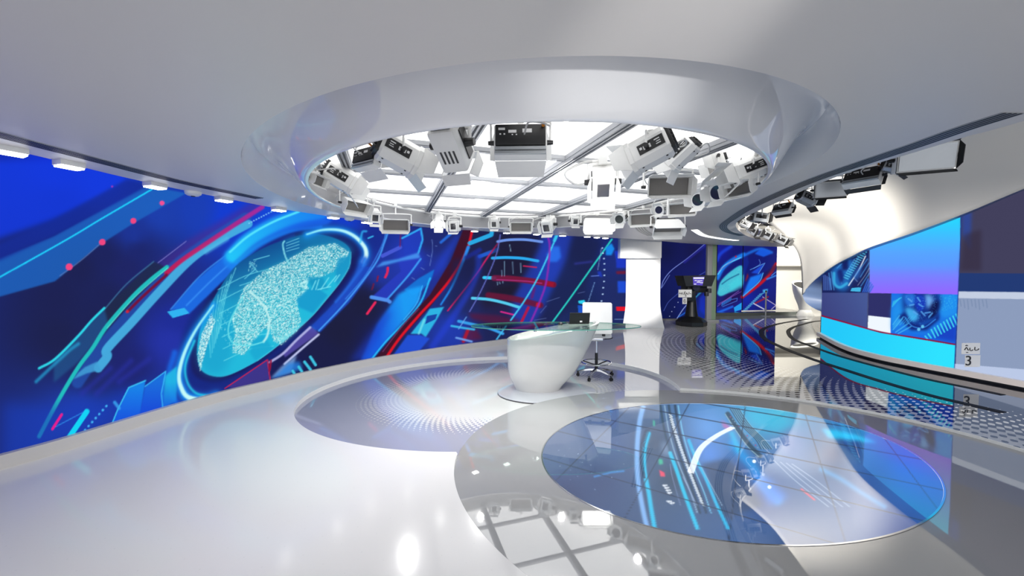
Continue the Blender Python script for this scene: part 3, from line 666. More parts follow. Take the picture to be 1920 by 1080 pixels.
cv.stroke(Cc((450, 700), (480, 740)), 6, (60, 170, 245), .8, 1, smooth=False)
for p in (((330, 640), (560, 420)), ((480, 560), (680, 410)), ((230, 640), (420, 470))): cv.stroke(Cc(*p), 9, (44, 52, 176), .5, 5, smooth=False)
# shards between the globe and the ladder
cv.poly(E_((440, 185), (575, 108), (592, 200), (556, 290), (460, 312)), (34, 62, 190), .9, 1); cv.stroke(E_((440, 180), (575, 110), (588, 190), (556, 290)), 3.6, (50, 170, 246), .95, smooth=False)
cv.poly(E_((220, 604), (330, 622), (430, 500), (574, 340), (556, 290), (410, 330), (430, 420)), (40, 60, 190), .92, 1)
cv.poly(E_((248, 392), (300, 350), (410, 330), (556, 284), (572, 322), (430, 345), (330, 372)), (70, 150, 240), .9, 1.5)
cv.stroke(E_((574, 330), (480, 455), (335, 618)), 3.4, (62, 160, 250), .95, .8); cv.stroke(E_((218, 606), (338, 630), (350, 640)), 7, (84, 150, 246), .95, .8, smooth=False)
cv.stroke(E_((298, 308), (425, 246)), 7, (72, 90, 214), .95, smooth=False); cv.stroke(E_((336, 394), (332, 430), (318, 462)), 4.4, (226, 40, 90)); cv.stroke(E_((245, 645), (187, 726)), 4.6, (230, 40, 90), smooth=False); cv.stroke(E_((266, 455), (258, 490)), 3, (140, 26, 60), .9, smooth=False); cv.stroke(E_((234, 510), (222, 550)), 3, (120, 26, 60), .8, smooth=False); cv.stroke(E_((432, 120), (424, 240)), 2, (120, 26, 80), .8, smooth=False)
cv.poly(E_((700, 330), (830, 150), (870, 150), (760, 380), (640, 480)), (36, 66, 205), .7, 5)
cv.poly(E_((455, 552), (560, 470), (674, 405), (650, 480), (580, 560), (520, 590)), (22, 116, 214), .95, .8)
cv.poly(E_((140, 1060), (260, 800), (410, 585), (470, 552), (584, 524), (560, 640), (430, 810), (215, 1060)), (28, 160, 250), .95, 2.5, col2=(24, 96, 232), axis=E_((470, 760), (250, 800)))
cv.poly(E_((60, 1070), (200, 880), (330, 700), (360, 720), (170, 1060)), (30, 60, 190), .6, 6)
cv.stroke(E_((642, 470), (570, 650), (450, 795), (320, 930), (215, 1060)), 3.4, (40, 190, 255), .95, .8); cv.stroke(E_((586, 524), (545, 650), (450, 770)), 2, (60, 180, 255), .9, .7)
cv.poly(E_((880, 120), (955, 120), (900, 290), (800, 468), (650, 668), (480, 850), (320, 1040), (235, 1060), (430, 820), (640, 590), (790, 345)), (62, 20, 42), 1, .8)
cv.stroke(E_((950, 110), (905, 275), (800, 460), (680, 610), (560, 740), (420, 905), (320, 1050)), 4.4, (222, 22, 40), 1, .8, w2=5); cv.stroke(E_((560, 690), (430, 830), (300, 1000)), 2, (120, 60, 120), .7)
cv.stroke(E_((918, 245), (870, 370), (800, 530), (720, 660)), 6, (34, 144, 246), .95, 1, w2=3)
cv.poly(E_((500, 872), (610, 735), (640, 690), (745, 676), (735, 690), (690, 770), (610, 896), (580, 870)), (46, 186, 232), .95, .8); cv.poly(E_((620, 742), (694, 728), (680, 766), (606, 802)), (26, 62, 160), .95); cv.stroke(E_((560, 870), (600, 770)), 4, (130, 235, 240), .7, 1, smooth=False)
cv.poly(E_((370, 1030), (480, 880), (570, 880), (640, 905), (560, 1000)), (34, 82, 220), .9, 1)
cv.stroke(E_((1090, 130), (1084, 156), (930, 216)), 8, (42, 176, 236), .95, smooth=False); cv.stroke(E_((905, 320), (1000, 265)), 8, (30, 44, 150), .8, 2, smooth=False); cv.stroke(E_((1000, 312), (1130, 262)), 7, (36, 100, 220), .9, 1, smooth=False)
cv.stroke(E_((1145, 200), (1050, 330), (965, 455), (770, 704)), 2.8, (212, 34, 100), .95, .7)
cv.stroke(E_((992, 320), (980, 430), (900, 600), (780, 790), (660, 960)), 12, (38, 66, 215), .6, 4); cv.stroke(E_((720, 210), (790, 150)), 5, (40, 120, 240), .8, 1, smooth=False)
for p in (((655, 190), (660, 260), (640, 380)), ((680, 235), (692, 238)), ((620, 300), (640, 312)), ((575, 392), (600, 408)), ((510, 465), (530, 478))): cv.stroke(E_(*p), 1.2, (120, 150, 220), .7)
# ladder and right end
cv.poly(F_((330, 100), (700, 100), (640, 420), (440, 640), (200, 700), (250, 430)), (30, 29, 54), .75, 6); cv.poly(F_((965, 100), (1200, 150), (1100, 420), (1060, 640), (760, 860), (640, 860), (800, 520)), (28, 36, 80), .8, 5); cv.poly(F_((-60, 300), (170, 280), (100, 520), (-60, 700)), (28, 34, 82), .6, 6)
cv.poly(F_((720, 70), (965, 70), (905, 300), (800, 520), (700, 740), (600, 900), (440, 900), (470, 590), (560, 430), (680, 210)), (36, 64, 188), .72, 5)
cv.poly(F_((790, 190), (850, 190), (864, 280), (830, 320), (760, 320), (740, 260)), (44, 116, 240), .85, 2); cv.poly(F_((310, 540), (520, 500), (460, 610), (250, 590)), (30, 26, 44), .7, 4)
for p, wd, c in ((((330, 148), (420, 134), (560, 132), (702, 150)), 5, (110, 150, 232)), (((285, 288), (400, 283), (540, 290), (668, 312)), 5.4, (44, 170, 240)), (((215, 452), (305, 456)), 6, (52, 205, 250))): cv.stroke(F_(*p), wd, c, 1, .7)
cv.stroke(F_((300, 456), (450, 462), (640, 485), (800, 512)), 11, (118, 26, 66), .92, 1, col2=(130, 20, 44)); cv.stroke(F_((320, 470), (560, 482), (700, 500)), 2, (190, 60, 150), .7); cv.poly(F_((740, 480), (805, 494), (798, 530), (735, 516)), (160, 22, 48), .8)
cv.stroke(F_((250, 600), (450, 628), (690, 686)), 11, (104, 24, 56), .9, 1.5); cv.poly(F_((655, 664), (692, 660), (686, 706), (650, 694)), (200, 22, 44), .9)
cv.stroke(F_((115, 626), (250, 636), (380, 664), (508, 702)), 5.4, (86, 204, 240), 1, .7)
cv.stroke(F_((548, 354), (656, 366)), 2.6, (206, 40, 90), .9, smooth=False); cv.stroke(F_((356, 740), (465, 766)), 3, (220, 44, 140), .95, smooth=False)
cv.poly(F_((80, 750), (330, 770), (520, 808), (505, 838), (300, 850), (110, 800)), (88, 26, 62), .75, 3); cv.poly(F_((60, 890), (150, 885), (200, 970), (20, 1000)), (110, 20, 44), .6, 3); cv.stroke(F_((80, 890), (40, 990)), 6, (190, 24, 44), .8, 1, smooth=False)
cv.stroke(F_((0, 820), (140, 852), (260, 880), (372, 925)), 5.4, (56, 160, 236), 1, .8); cv.stroke(F_((-20, 960), (110, 992)), 4, (110, 160, 235), .9, smooth=False); cv.stroke(F_((-60, 860), (60, 880), (130, 890)), 4, (60, 190, 240), .9, .8)
cv.stroke(F_((352, 90), (320, 250), (250, 430), (170, 600), (92, 740)), 2, (110, 120, 215), .85); cv.stroke(F_((65, 785), (0, 885)), 2, (110, 170, 235), .85, smooth=False)
cv.stroke(F_((826, 90), (815, 130), (680, 430), (560, 640), (440, 812)), 3, (66, 204, 246), .95); cv.stroke(F_((830, 90), (808, 140)), 6, (60, 200, 240), .9, smooth=False); cv.stroke(F_((400, 860), (320, 975)), 3, (70, 190, 240), .9, smooth=False)
cv.stroke(F_((745, 80), (768, 200), (742, 470), (690, 640), (606, 832)), 3.6, (146, 44, 176), .9, .8); cv.stroke(F_((640, 540), (618, 620)), 5, (110, 30, 110), .7, 1, smooth=False); cv.stroke(F_((588, 705), (526, 835)), 5, (180, 26, 70), .95, smooth=False)
for x, y0, y1 in ((385, 315, 440), (362, 390, 440), (522, 330, 410), (455, 320, 420), (430, 175, 230), (325, 490, 515), (345, 490, 505), (372, 485, 500)): cv.stroke(F_((x, y0), (x + (3 if y0 > 200 else 10), y1)), 1.4, (150, 200, 235), .75, smooth=False)
cv.stroke(F_((1292, 130), (1100, 400), (930, 640), (786, 836)), 3, (44, 214, 200), .95, .7)
cv.dots(F_((1212, 203), (1218, 246), (1226, 292), (1230, 336), (1230, 385), (1230, 433), (1226, 485), (1220, 538), (1215, 592), (1205, 650)), 1.5, (190, 220, 255))
for i in range(16): cv.dots(F_((1203 - i * 1.9, 212 + i * 11.5)), .8, (170, 200, 255), .9); cv.dots(F_((1146 - i * 3.4, 495 + i * 10.5)), .8, (150, 200, 255), .9)
cv.poly(F_((1240, 200), (1290, 162), (1314, 210), (1290, 264), (1243, 262)), (26, 142, 240), .95, 1)
cv.poly(F_((1312, 228), (1410, 222), (1410, 372), (1330, 370), (1328, 300)), (28, 58, 205), .85, 1); cv.poly(F_((1328, 398), (1410, 394), (1410, 424), (1332, 424)), (118, 26, 52), .85, 1); cv.poly(F_((1340, 482), (1410, 482), (1410, 580), (1344, 580)), (30, 80, 222), .9, 1); cv.poly(F_((1328, 698), (1410, 698), (1410, 734), (1332, 734)), (228, 22, 42)); cv.stroke(F_((1318, 804), (1410, 804)), 1.2, (150, 190, 240), .7, smooth=False)
cv.poly(F_((1170, 400), (1200, 400), (1214, 450), (1180, 440)), (30, 60, 200), .8, 1); cv.stroke(F_((1120, 440), (1180, 436)), 2, (100, 130, 220), .8, smooth=False); cv.stroke(F_((985, 335), (1120, 318)), 4, (50, 56, 150), .7, 2, smooth=False)
cv.poly(F_((1008, 648), (1062, 640), (1074, 690), (1050, 676), (1014, 670)), (50, 210, 240)); cv.poly(F_((1005, 684), (1056, 690), (1040, 766), (1010, 756)), (30, 92, 214), .9)
for p in (((1008, 585), (1062, 572)), ((745, 655), (850, 620)), ((690, 750), (740, 690)), ((640, 812), (738, 795))): cv.stroke(F_(*p), 1.2, (110, 130, 190), .6, smooth=False)
t = thing('video_wall', (-3.4, 5.4, .12), 'huge curved video wall on the left showing a glowing cyan globe and red and blue streaks', 'video wall')
PX = np.r_[np.linspace(-2600, -225, 50)[:-1], np.linspace(-225, 60, 90)[:-1], np.linspace(60, 1190, 700)]
wall_screen('display_surface', offset(lwd, -.02), PX, .12, 2.95, 330, cv, t)

# ---- far screens
def flat_screen(name, x0, x1, Y0, Y1, z0, z1, canvas, label, group=None):
    a, b = PY(x0, 520, Y0)[:2], PY(x1, 520, Y1)[:2]; P = np.stack([a + (b - a) * k for k in np.linspace(0, 1, 40)])
    t = thing(name, ((a[0] + b[0]) / 2, (a[1] + b[1]) / 2, z0), label, 'video screen', group)
    n = int((x1 - x0) * 1.6); wall_screen('display_surface', P, np.linspace(x0, x1, n), z0, z1, 240, canvas, t)
    d = (b - a) / np.linalg.norm(b - a); nrm = np.array([-d[1], d[0]]); L = np.array(t.location)
    MB().prism([(*(p - L[:2]),) for p in (a + nrm * .01, b + nrm * .01, b + nrm * .12, a + nrm * .12)], 0, z1 - z0).build('cabinet', M['dark'], t)
    return t
fs = Canvas(1230, 440, 1465, 610, 3); H = cr(1200, 440, 5.4); K = cr(1340, 440, 6.0)
fs.base([(1245, 470, (18, 22, 66)), (1300, 470, (22, 24, 70)), (1250, 560, (16, 24, 78)), (1310, 540, (24, 28, 80)), (1315, 590, (22, 44, 140)), (1255, 595, (14, 22, 70)), (1350, 470, (24, 30, 150)), (1385, 475, (20, 26, 110)), (1370, 560, (40, 24, 90)), (1350, 590, (24, 50, 170)), (1400, 500, (18, 26, 110)), (1450, 480, (20, 30, 120)), (1400, 560, (20, 40, 170)), (1440, 540, (20, 30, 130)), (1440, 575, (24, 26, 100)), (1415, 460, (24, 26, 100))], 2.2)
fs.stroke(H((215, 540), (240, 460), (320, 360), (480, 240), (660, 92)), 1.2, (140, 160, 240), .95); fs.stroke(H((450, 280), (660, 110)), 4, (40, 40, 150), .7, 1.5); fs.stroke(H((225, 530), (300, 410)), .9, (140, 160, 235), .8); fs.stroke(H((240, 770), (290, 680), (380, 600), (560, 440), (668, 372)), .9, (90, 110, 200), .8)
fs.stroke(H((375, 848), (440, 750), (515, 665)), 1.4, (170, 190, 245), .9); fs.stroke(H((395, 830), (490, 770)), 2, (40, 120, 230), .8, 1); fs.dots(H((385, 685), (350, 733), (322, 778), (300, 826)), .7, (220, 230, 255)); fs.poly(H((600, 640), (668, 580), (668, 830), (600, 760)), (26, 50, 190), .7, 2); fs.stroke(H((545, 650), (640, 560)), 3, (60, 190, 230), .6, 1)
fs.stroke(H((780, 260), (820, 190), (920, 120)), 6, (30, 70, 220), .8, 2); fs.stroke(H((785, 440), (840, 340), (930, 260), (1050, 200)), 7, (30, 130, 240), .95, 2); fs.stroke(H((790, 400), (860, 310), (1035, 225)), 2.4, (90, 200, 255), .95)
fs.poly(H((790, 560), (820, 470), (920, 370), (1036, 318), (1036, 530), (900, 590), (820, 622), (785, 600)), (70, 190, 214), 1, 1, True); fs.speckle(H((800, 560), (900, 400), (1034, 330), (1034, 480), (940, 500), (830, 610)), 900, (150, 225, 225)); fs.stroke(H((830, 500), (900, 450), (1000, 400)), 2, (20, 70, 120), .7, 1); fs.poly(H((900, 500), (1000, 420), (1034, 500), (920, 575)), (70, 210, 225), .7, 2)
fs.poly(H((780, 720), (900, 600), (1036, 520), (1036, 650), (790, 740)), (34, 20, 80), .8, 3); fs.stroke(H((785, 725), (900, 640), (1000, 570)), 1.2, (120, 90, 180), .9)
for i in range(8): fs.stroke(K((80 + i * 14, 800 - i * 8), (86 + i * 14, 765 - i * 8)), 1.1, (50, 150, 250), .95, smooth=False)
fs.stroke(K((90, 810), (250, 745), (255, 715), (190, 730)), 1, (80, 140, 240), .9, smooth=False); fs.stroke(K((40, 780), (300, 640)), 1, (150, 90, 190), .8); fs.poly(K((215, 820), (310, 760), (310, 840), (225, 865)), (36, 160, 240), .95); fs.stroke(K((30, 880), (200, 810)), 4, (36, 110, 235), .8, 1)
fs.stroke(K((30, 420), (250, 250)), .8, (170, 40, 120), .7); fs.dots(K((238, 245)), 1.6, (190, 30, 50))
fs.stroke(K((310, 250), (400, 200), (520, 160), (640, 200)), 5, (30, 110, 225), .9, 2); fs.poly(K((450, 215), (520, 155), (620, 180), (635, 215), (550, 250)), (26, 92, 225), .95, 1); fs.poly(K((312, 255), (370, 240), (385, 320), (340, 440), (312, 460)), (22, 40, 140), .8, 1); fs.stroke(K((312, 700), (500, 560), (620, 440), (692, 330)), 6, (205, 24, 36), .95, 1.4); fs.stroke(K((312, 660), (480, 520), (690, 360)), 8, (30, 24, 70), .6, 2)
fs.poly(K((312, 690), (400, 480), (545, 430), (500, 530), (330, 690)), (28, 120, 244), .95, 1.5); fs.stroke(K((545, 432), (500, 530), (320, 690)), 1.6, (80, 190, 255), .9); fs.poly(K((410, 430), (560, 320), (490, 440)), (30, 80, 220), .9, 1); fs.stroke(K((490, 440), (565, 320), (400, 395)), 1, (110, 180, 250), .9, smooth=False); fs.stroke(K((500, 280), (510, 330), (440, 380)), .9, (110, 170, 245), .8); fs.poly(K((345, 520), (370, 430), (380, 470), (350, 530)), (150, 34, 40), .9, 1)
for i in range(11): fs.stroke(K((325 + i * 18, 850 - i * 18), (370 + i * 18, 838 - i * 18)), 1.6, (90, 190, 225), .85, smooth=False)
fs.poly(K((440, 770), (540, 690), (692, 790), (660, 838), (560, 838)), (34, 40, 140), .9, 1); fs.stroke(K((440, 775), (555, 838)), 2, (220, 220, 235), .95, smooth=False); fs.stroke(K((540, 700), (690, 795), (640, 838)), 1.2, (220, 200, 215), .95, smooth=False); fs.stroke(K((460, 770), (600, 700)), 3, (170, 30, 44), .8, 1); fs.poly(K((540, 620), (600, 610), (590, 660), (545, 650)), (80, 190, 240), .9, 1); fs.stroke(K((590, 500), (690, 460)), 3, (60, 150, 245), .8, 1); fs.stroke(K((640, 460), (690, 420)), 1.4, (90, 160, 245), .9)
flat_screen('video_screen', 1228, 1323, 13.8, 13.8, .04, 2.95, fs, 'dark blue upright screen directly right of the white pillar, behind the teleprompter')
flat_screen('video_screen', 1344, 1391.5, 15.3, 15.6, .12, 3.0, fs, 'upright screen showing half a globe, right of the metal post')
flat_screen('video_screen', 1392.5, 1456, 15.6, 15.9, .16, 3.0, fs, 'upright screen with a red diagonal streak, behind the thin floor pole')
o = thing('door_post', tuple(PY(1333, 600, 13.3) * [1, 1, 0]), 'tall aluminium post with green glass edge between two far screens', 'post')
xa = 13.3 / FOC
MB().box((-.10, 0, 1.4), (9 * xa, .14, 2.8), ch=.01).build('post', M['alu'], o); MB().box((.065, .02, 1.4), (9 * xa, .10, 2.8), ch=.01).build('glass_edge', M['greenglass'], o); MB().box((-.03, -.03, 2.3), (.03, .02, .8)).build('hinge_strip', M['black'], o); MB().box((0, -.02, .03), (.42, .25, .06), ch=.01).build('base_plate', M['alu'], o)
a, b = PY(1340, 590, 14.9), PY(1492, 582, 15.6)
pl = MB().prism([(a[0], a[1]), (b[0] + .3, b[1] - .1), (b[0] + .5, b[1] + 1.4), (a[0], a[1] + 1.6)], .0, .13).build('screen_plinth', M['plinth']); struct(pl, 'low glass-edged plinth under the far screens', 'plinth')
struct(MB().box((11.0, 17.2, 2.45), (6, .8, .9), ch=.05).build('trim_5', M['farwall']), 'white bulkhead above the far wall', 'bulkhead')

# ---- right video wall
rc = Canvas(1520, 280, 2250, 820, 1.5); R_ = cr(1530, 440, 4.153)
rc.a[:] = (70, 78, 120)
rc.poly([(1500, 300), (1660, 300), (1629.5, 462), (1627, 549), (1500, 549)], (26, 36, 92)); rc.poly([(1500, 549), (1627, 549), (1625, 620), (1500, 610)], (70, 88, 150), 1, 0, False, (60, 66, 126), [(1620, 560), (1545, 600)])
rc.poly([(1628.5, 549.5), (1671, 549.8), (1670, 596), (1628, 591.5)], (46, 48, 104)); rc.poly([(1628, 591.5), (1670, 596), (1670, 626), (1627, 616)], (240, 248, 255))
rc.poly([(1671.5, 550), (1796, 552), (1791, 645), (1670, 625)], (24, 110, 232)); rc.poly(R_((590, 470), (1100, 470), (1098, 640), (900, 790), (590, 745)), (28, 120, 228), .9, 2)
rc.poly(R_((590, 580), (680, 470), (690, 600), (640, 700), (590, 740)), (34, 150, 238), .8, 4); rc.poly(R_((960, 462), (1102, 466), (1100, 620), (1000, 650), (950, 600)), (34, 150, 242), .8, 3)
rc.poly(R_((700, 440), (830, 420), (950, 450), (968, 540), (920, 640), (830, 700), (750, 690), (690, 610), (676, 520)), (18, 44, 128), .92, 5, True)
rc.poly(R_((690, 470), (760, 460), (780, 520), (740, 560), (700, 540)), (40, 120, 225), .85, 2, True); rc.poly(R_((700, 570), (760, 580), (800, 640), (760, 680), (710, 640)), (70, 190, 250), .85, 3, True)
rc.poly(R_((850, 470), (905, 480), (915, 560), (860, 560)), (120, 185, 248), .9, 4, True); rc.poly(R_((780, 470), (840, 480), (850, 560), (800, 600), (770, 540)), (24, 60, 190), .9, 2, True); rc.poly(R_((900, 540), (958, 520), (940, 620), (880, 650)), (12, 18, 70), .9, 3, True)
for p in ((720, 500, 745, 520), (790, 490, 812, 520), (820, 600, 846, 628), (850, 610, 890, 604), (880, 640, 905, 612), (760, 600, 790, 620), (800, 540, 830, 560), (730, 550, 760, 545)): rc.stroke(R_((p[0], p[1]), (p[2], p[3])), 3, (90, 170, 240), .8, smooth=False)
rc.poly(R_((640, 640), (690, 600), (740, 680), (830, 710), (920, 660), (960, 600), (960, 660), (860, 745), (740, 745)), (16, 30, 110), .9, 2.5)
rc.stroke(R_((690, 640), (750, 712), (840, 722), (930, 660)), 2, (60, 150, 240), .8); rc.dots(R_((830, 715), (800, 738)), 3, (110, 210, 250), .9)
for p in ((600, 740, 680, 640), (620, 760, 720, 690), (640, 770, 740, 715), (600, 700, 650, 630)): rc.stroke(R_((p[0], p[1]), (p[2], p[3])), 2.2, (80, 190, 245), .75, smooth=False)
rc.poly(R_((880, 800), (1098, 640), (1098, 840)), (24, 60, 190), .85, 4)
for i in range(11): rc.stroke(R_((850 + i * 24, 790 - i * 17), (872 + i * 24, (818 if i < 2 else 800) - i * 15)) if i < 2 else R_((850 + i * 24, 740 - (i - 2) * 15), (880 + i * 24, 800 - (i - 2) * 14)), 2.6, (70, 225, 245), .95, smooth=False)
for i in range(6): rc.stroke(R_((596 + i * 10, 560 - i * 12), (604 + i * 12, 520 - i * 6)), 2, (60, 200, 240), .8, smooth=False); rc.stroke(R_((600 + i * 26, 720 - i * 8), (650 + i * 26, 660 - i * 6)), 1.6, (70, 190, 245), .6, smooth=False)
rc.speckle(R_((690, 470), (950, 470), (940, 600), (800, 720), (700, 640)), 260, (80, 170, 250)); rc.speckle(R_((960, 470), (1100, 470), (1100, 560), (980, 600)), 160, (70, 210, 245))
rc.poly([(1631.5, 200), (1850, 200), (1803, 403), (1796, 552), (1630.5, 549.5)], (42, 212, 255), 1, 0, False, (146, 104, 255), [(1700, 415), (1700, 548)])
rc.poly([(1630.5, 480), (1800, 480), (1799, 505), (1630.5, 505)], (66, 172, 255), .35, 8)
# streak picture at the upper left of that wall
rc.poly(R_((130, 260), (260, 190), (300, 250), (240, 430), (140, 400)), (34, 120, 205), .8, 4, True); rc.poly(R_((200, 215), (250, 190), (250, 270), (205, 280)), (18, 26, 90), .9, 2)
for i in range(14): rc.stroke(R_((215 + i * 11, 330 - i * 16), (250 + i * 11, 345 - i * 16)), 2, (90, 210, 240), .85, smooth=False)
rc.stroke(R_((140, 300), (145, 380), (185, 410), (240, 380)), 5, (60, 180, 230), .85, 1.5); rc.stroke(R_((385, 168), (330, 280), (255, 395)), 2.2, (225, 235, 250), .95); rc.stroke(R_((415, 260), (380, 320), (325, 395)), 1, (170, 180, 200), .8); rc.stroke(R_((300, 340), (322, 365)), 1, (170, 190, 230), .7)
for i in range(5): rc.stroke(R_((60 + i * 13, 310 + i * 8), (62 + i * 14, 430)), 2, (90, 130, 215), .7, smooth=False)
for i in range(5): rc.stroke(R_((365 + i * 14, 445), (405 + i * 10, 345 + i * 14)), 2.4, (60, 110, 220), .85, smooth=False)
for p in ((100, 300, 118, 425), (120, 290, 140, 430), (260, 300, 330, 180), (240, 290, 300, 190), (300, 330, 400, 190), (345, 330, 412, 220), (350, 400, 415, 300), (180, 300, 200, 380), (165, 260, 200, 225)): rc.stroke(R_((p[0], p[1]), (p[2], p[3])), 1.8, (80, 160, 230), .7, smooth=False)
rc.poly(R_((165, 290), (200, 270), (215, 340), (190, 375)), (20, 34, 110), .9, 2, True); rc.poly(R_((300, 300), (345, 240), (350, 300), (310, 360)), (50, 120, 210), .6, 3, True)
rc.poly(R_((268, 440), (278, 416), (330, 410), (352, 412), (345, 445)), (70, 190, 235), .95)
rc.stroke([(1520, 586), (1540, 592), (1590, 606), (1650, 622.5), (1720, 634), (1791, 646)], 3, (140, 20, 60))
rc.poly([(1500, 584), (1540, 593.5), (1590, 607.5), (1650, 624), (1720, 635.5), (1791, 647.5), (1787, 780), (1500, 780)], (36, 200, 250), 1, 0, False, (46, 226, 255), [(1560, 610), (1760, 660)])
# neighbouring grey picture, cut by the photo's edge
rc.poly([(1804.5, 200), (2260, 200), (2260, 515), (1799, 512)], (66, 64, 92)); rc.poly([(1803, 395), (1822, 395), (1820, 470), (1804, 440)], (48, 72, 150), .9, 3); rc.poly([(1808, 440), (1840, 430), (1840, 508), (1800, 508)], (54, 46, 66), .7, 4)
rc.poly([(1799, 512), (2260, 515), (2260, 560), (1797.5, 546)], (34, 58, 116)); rc.poly([(1797.5, 546), (2260, 552), (2260, 830), (1786, 830)], (140, 156, 188)); rc.poly([(1797.5, 547), (2260, 552), (2260, 566), (1797, 559)], (196, 206, 226)); rc.poly([(1789.5, 682), (2260, 720), (2260, 830), (1786, 830)], (186, 200, 230))
for i in range(8): rc.stroke([(1800 + i * 7, 562), (1802 + i * 7, 574 + (i % 3) * 3)], 1.5, (110, 130, 165), .7, smooth=False)
rc.stroke([(1804.8, 300), (1803.2, 403), (1796.5, 552), (1789.5, 690)], 1.4, (30, 60, 150), .9, smooth=False)
t = thing('video_wall', (7.0, 6.8, .12), 'curved video wall on the right with a cyan band, a blue-violet panel and globe pictures', 'video wall')
wall_screen('display_surface', offset(rwd, .02), np.linspace(1540.5, 2240, 640), .12, 2.95, 330, rc, t)

# ---- floor screen
dcv = Canvas(1000, 740, 1900, 1130, 1.5); S_ = cr(1000, 740, 3.84); W_ = cr(1400, 740, 4.571)
dcv.base([(1040, 850, (64, 84, 124)), (1090, 800, (66, 88, 128)), (1150, 830, (70, 92, 132)), (1120, 900, (50, 66, 104)), (1060, 930, (40, 52, 90)), (1230, 830, (62, 80, 104)), (1260, 900, (54, 72, 92)), (1330, 800, (96, 150, 214)), (1330, 850, (84, 136, 214)), (1340, 920, (58, 80, 114)), (1390, 880, (60, 92, 150)), (1420, 780, (70, 170, 210)), (1460, 770, (60, 175, 205)), (1480, 830, (110, 130, 180)), (1430, 930, (40, 70, 130)), (1560, 850, (86, 96, 130)), (1640, 900, (30, 70, 130)), (1700, 870, (20, 80, 170)), (1600, 800, (30, 120, 170)), (1200, 1060, (40, 56, 90)), (1500, 1060, (40, 60, 100)), (1700, 1000, (20, 60, 130))], 2.4)
dcv.poly(S_((1210, 500), (1400, 460), (1500, 560), (1650, 800), (1350, 900), (1290, 640)), (56, 74, 104), .8, 4)
dcv.stroke(S_((790, 90), (765, 200), (748, 380), (752, 600), (790, 830), (830, 1000)), 9, (130, 180, 236), .9, 2); dcv.stroke(S_((830, 280), (800, 400), (800, 540), (830, 700), (850, 830), (880, 1000)), 8, (38, 186, 226), .95, 1.5)
for k in (0, 9, 18, 27): dcv.stroke(S_((808 + k, 250), (775 + k, 360), (770 + k * .8, 480), (792 + k * .5, 600)), 1.2, (24, 40, 66), .85)
for k, c in ((0, (40, 66, 84)), (60, (40, 62, 80)), (105, (34, 54, 74))): dcv.stroke(S_((915 + k, 80), (945 + k, 260), (1000 + k, 460), (1090 + k, 700), (1140 + k, 850)), 4.4, c, .85, 1)
for k, c in ((30, (150, 180, 200)), (128, (120, 200, 230))): dcv.stroke(S_((915 + k, 80), (950 + k, 280), (1010 + k, 480), (1100 + k, 700), (1150 + k, 850)), 2.2, c, .85, 1)
dcv.stroke(S_((985, 420), (1030, 540), (1070, 660), (1120, 800), (1180, 960)), 7, (36, 190, 228), .95, 1.4); dcv.stroke(S_((1120, 330), (1180, 480), (1240, 600), (1320, 790), (1400, 960)), 6, (46, 180, 226), .95, 1.4); dcv.stroke(S_((1145, 390), (1230, 560), (1360, 800)), 1.4, (150, 180, 205), .85)
dcv.stroke(S_((985, 500), (1000, 590), (1060, 800)), 1.2, (140, 150, 190), .8); dcv.stroke(S_((1075, 590), (1130, 700), (1180, 800)), 1.2, (150, 160, 200), .8)
for i in range(36):
    u = i / 35.; x, y = 985 + 230 * u ** 1.15, 150 + 640 * u; dcv.stroke(S_((x - 6, y - 7), (x + 14, y + 9)), 2.6, (205, 214, 220), .9, smooth=False); dcv.stroke(S_((x + 10, y - 6), (x + 2, y + 10)), 1.2, (190, 200, 210), .8, smooth=False)
for x, y in ((935, 655), (948, 672), (958, 690), (968, 708), (965, 770), (985, 782)): dcv.stroke(S_((x, y), (x + 26, y - 3)), 3, (220, 225, 232), .9, smooth=False); dcv.stroke(S_((x + 4, y - 6), (x + 12, y + 8)), 1.4, (220, 225, 232), .9, smooth=False)
dcv.poly(S_((905, 540), (945, 560), (950, 590), (915, 590)), (226, 70, 96), .95, 1); dcv.poly(S_((1350, 180), (1430, 240), (1440, 262), (1370, 240)), (196, 110, 170), .8, 2.5); dcv.poly(S_((900, 460), (930, 465), (935, 500), (905, 505)), (60, 200, 150), .8, 1.5); dcv.poly(S_((862, 180), (876, 190), (876, 230), (862, 225)), (60, 190, 150), .8, 1)
dcv.poly(S_((920, 330), (975, 360), (990, 450), (930, 430)), (170, 190, 216), .5, 5)
dcv.stroke(S_((1400, 140), (1480, 260), (1560, 370), (1630, 440)), 9, (44, 72, 92), .95, 1.4); dcv.stroke(S_((1382, 140), (1460, 260), (1540, 370), (1620, 445)), 1.4, (160, 190, 205), .9)
for k in range(5): dcv.stroke(S_((1418 + k * 15, 100), (1490 + k * 15, 210), (1600 + k * 14, 320), (1640 + k * 18, 390)), 2, (40, 66, 88), .9, .7); dcv.stroke(S_((1425 + k * 15, 100), (1497 + k * 15, 210), (1607 + k * 14, 320), (1650 + k * 18, 390)), 1, (150, 200, 220), .8)
for i in range(14): dcv.dots(S_((1420 + i * 15, 160 + i * 17)), 1.4, (170, 70, 110) if i % 4 == 0 else (120, 150, 170), .8)
dcv.stroke(S_((1440, 350), (1500, 430), (1580, 520), (1650, 640), (1760, 760)), 16, (40, 150, 224), .85, 7); dcv.stroke(S_((1430, 280), (1480, 400)), 9, (60, 190, 230), .7, 4); dcv.poly(S_((1560, 560), (1700, 600), (1840, 740), (1700, 800)), (38, 120, 220), .7, 6); dcv.dots(S_((1590, 480), (1700, 665)), 3.4, (235, 245, 255)); dcv.poly(S_((1520, 120), (1640, 110), (1900, 190), (1760, 280), (1600, 220)), (56, 178, 212), .7, 6)
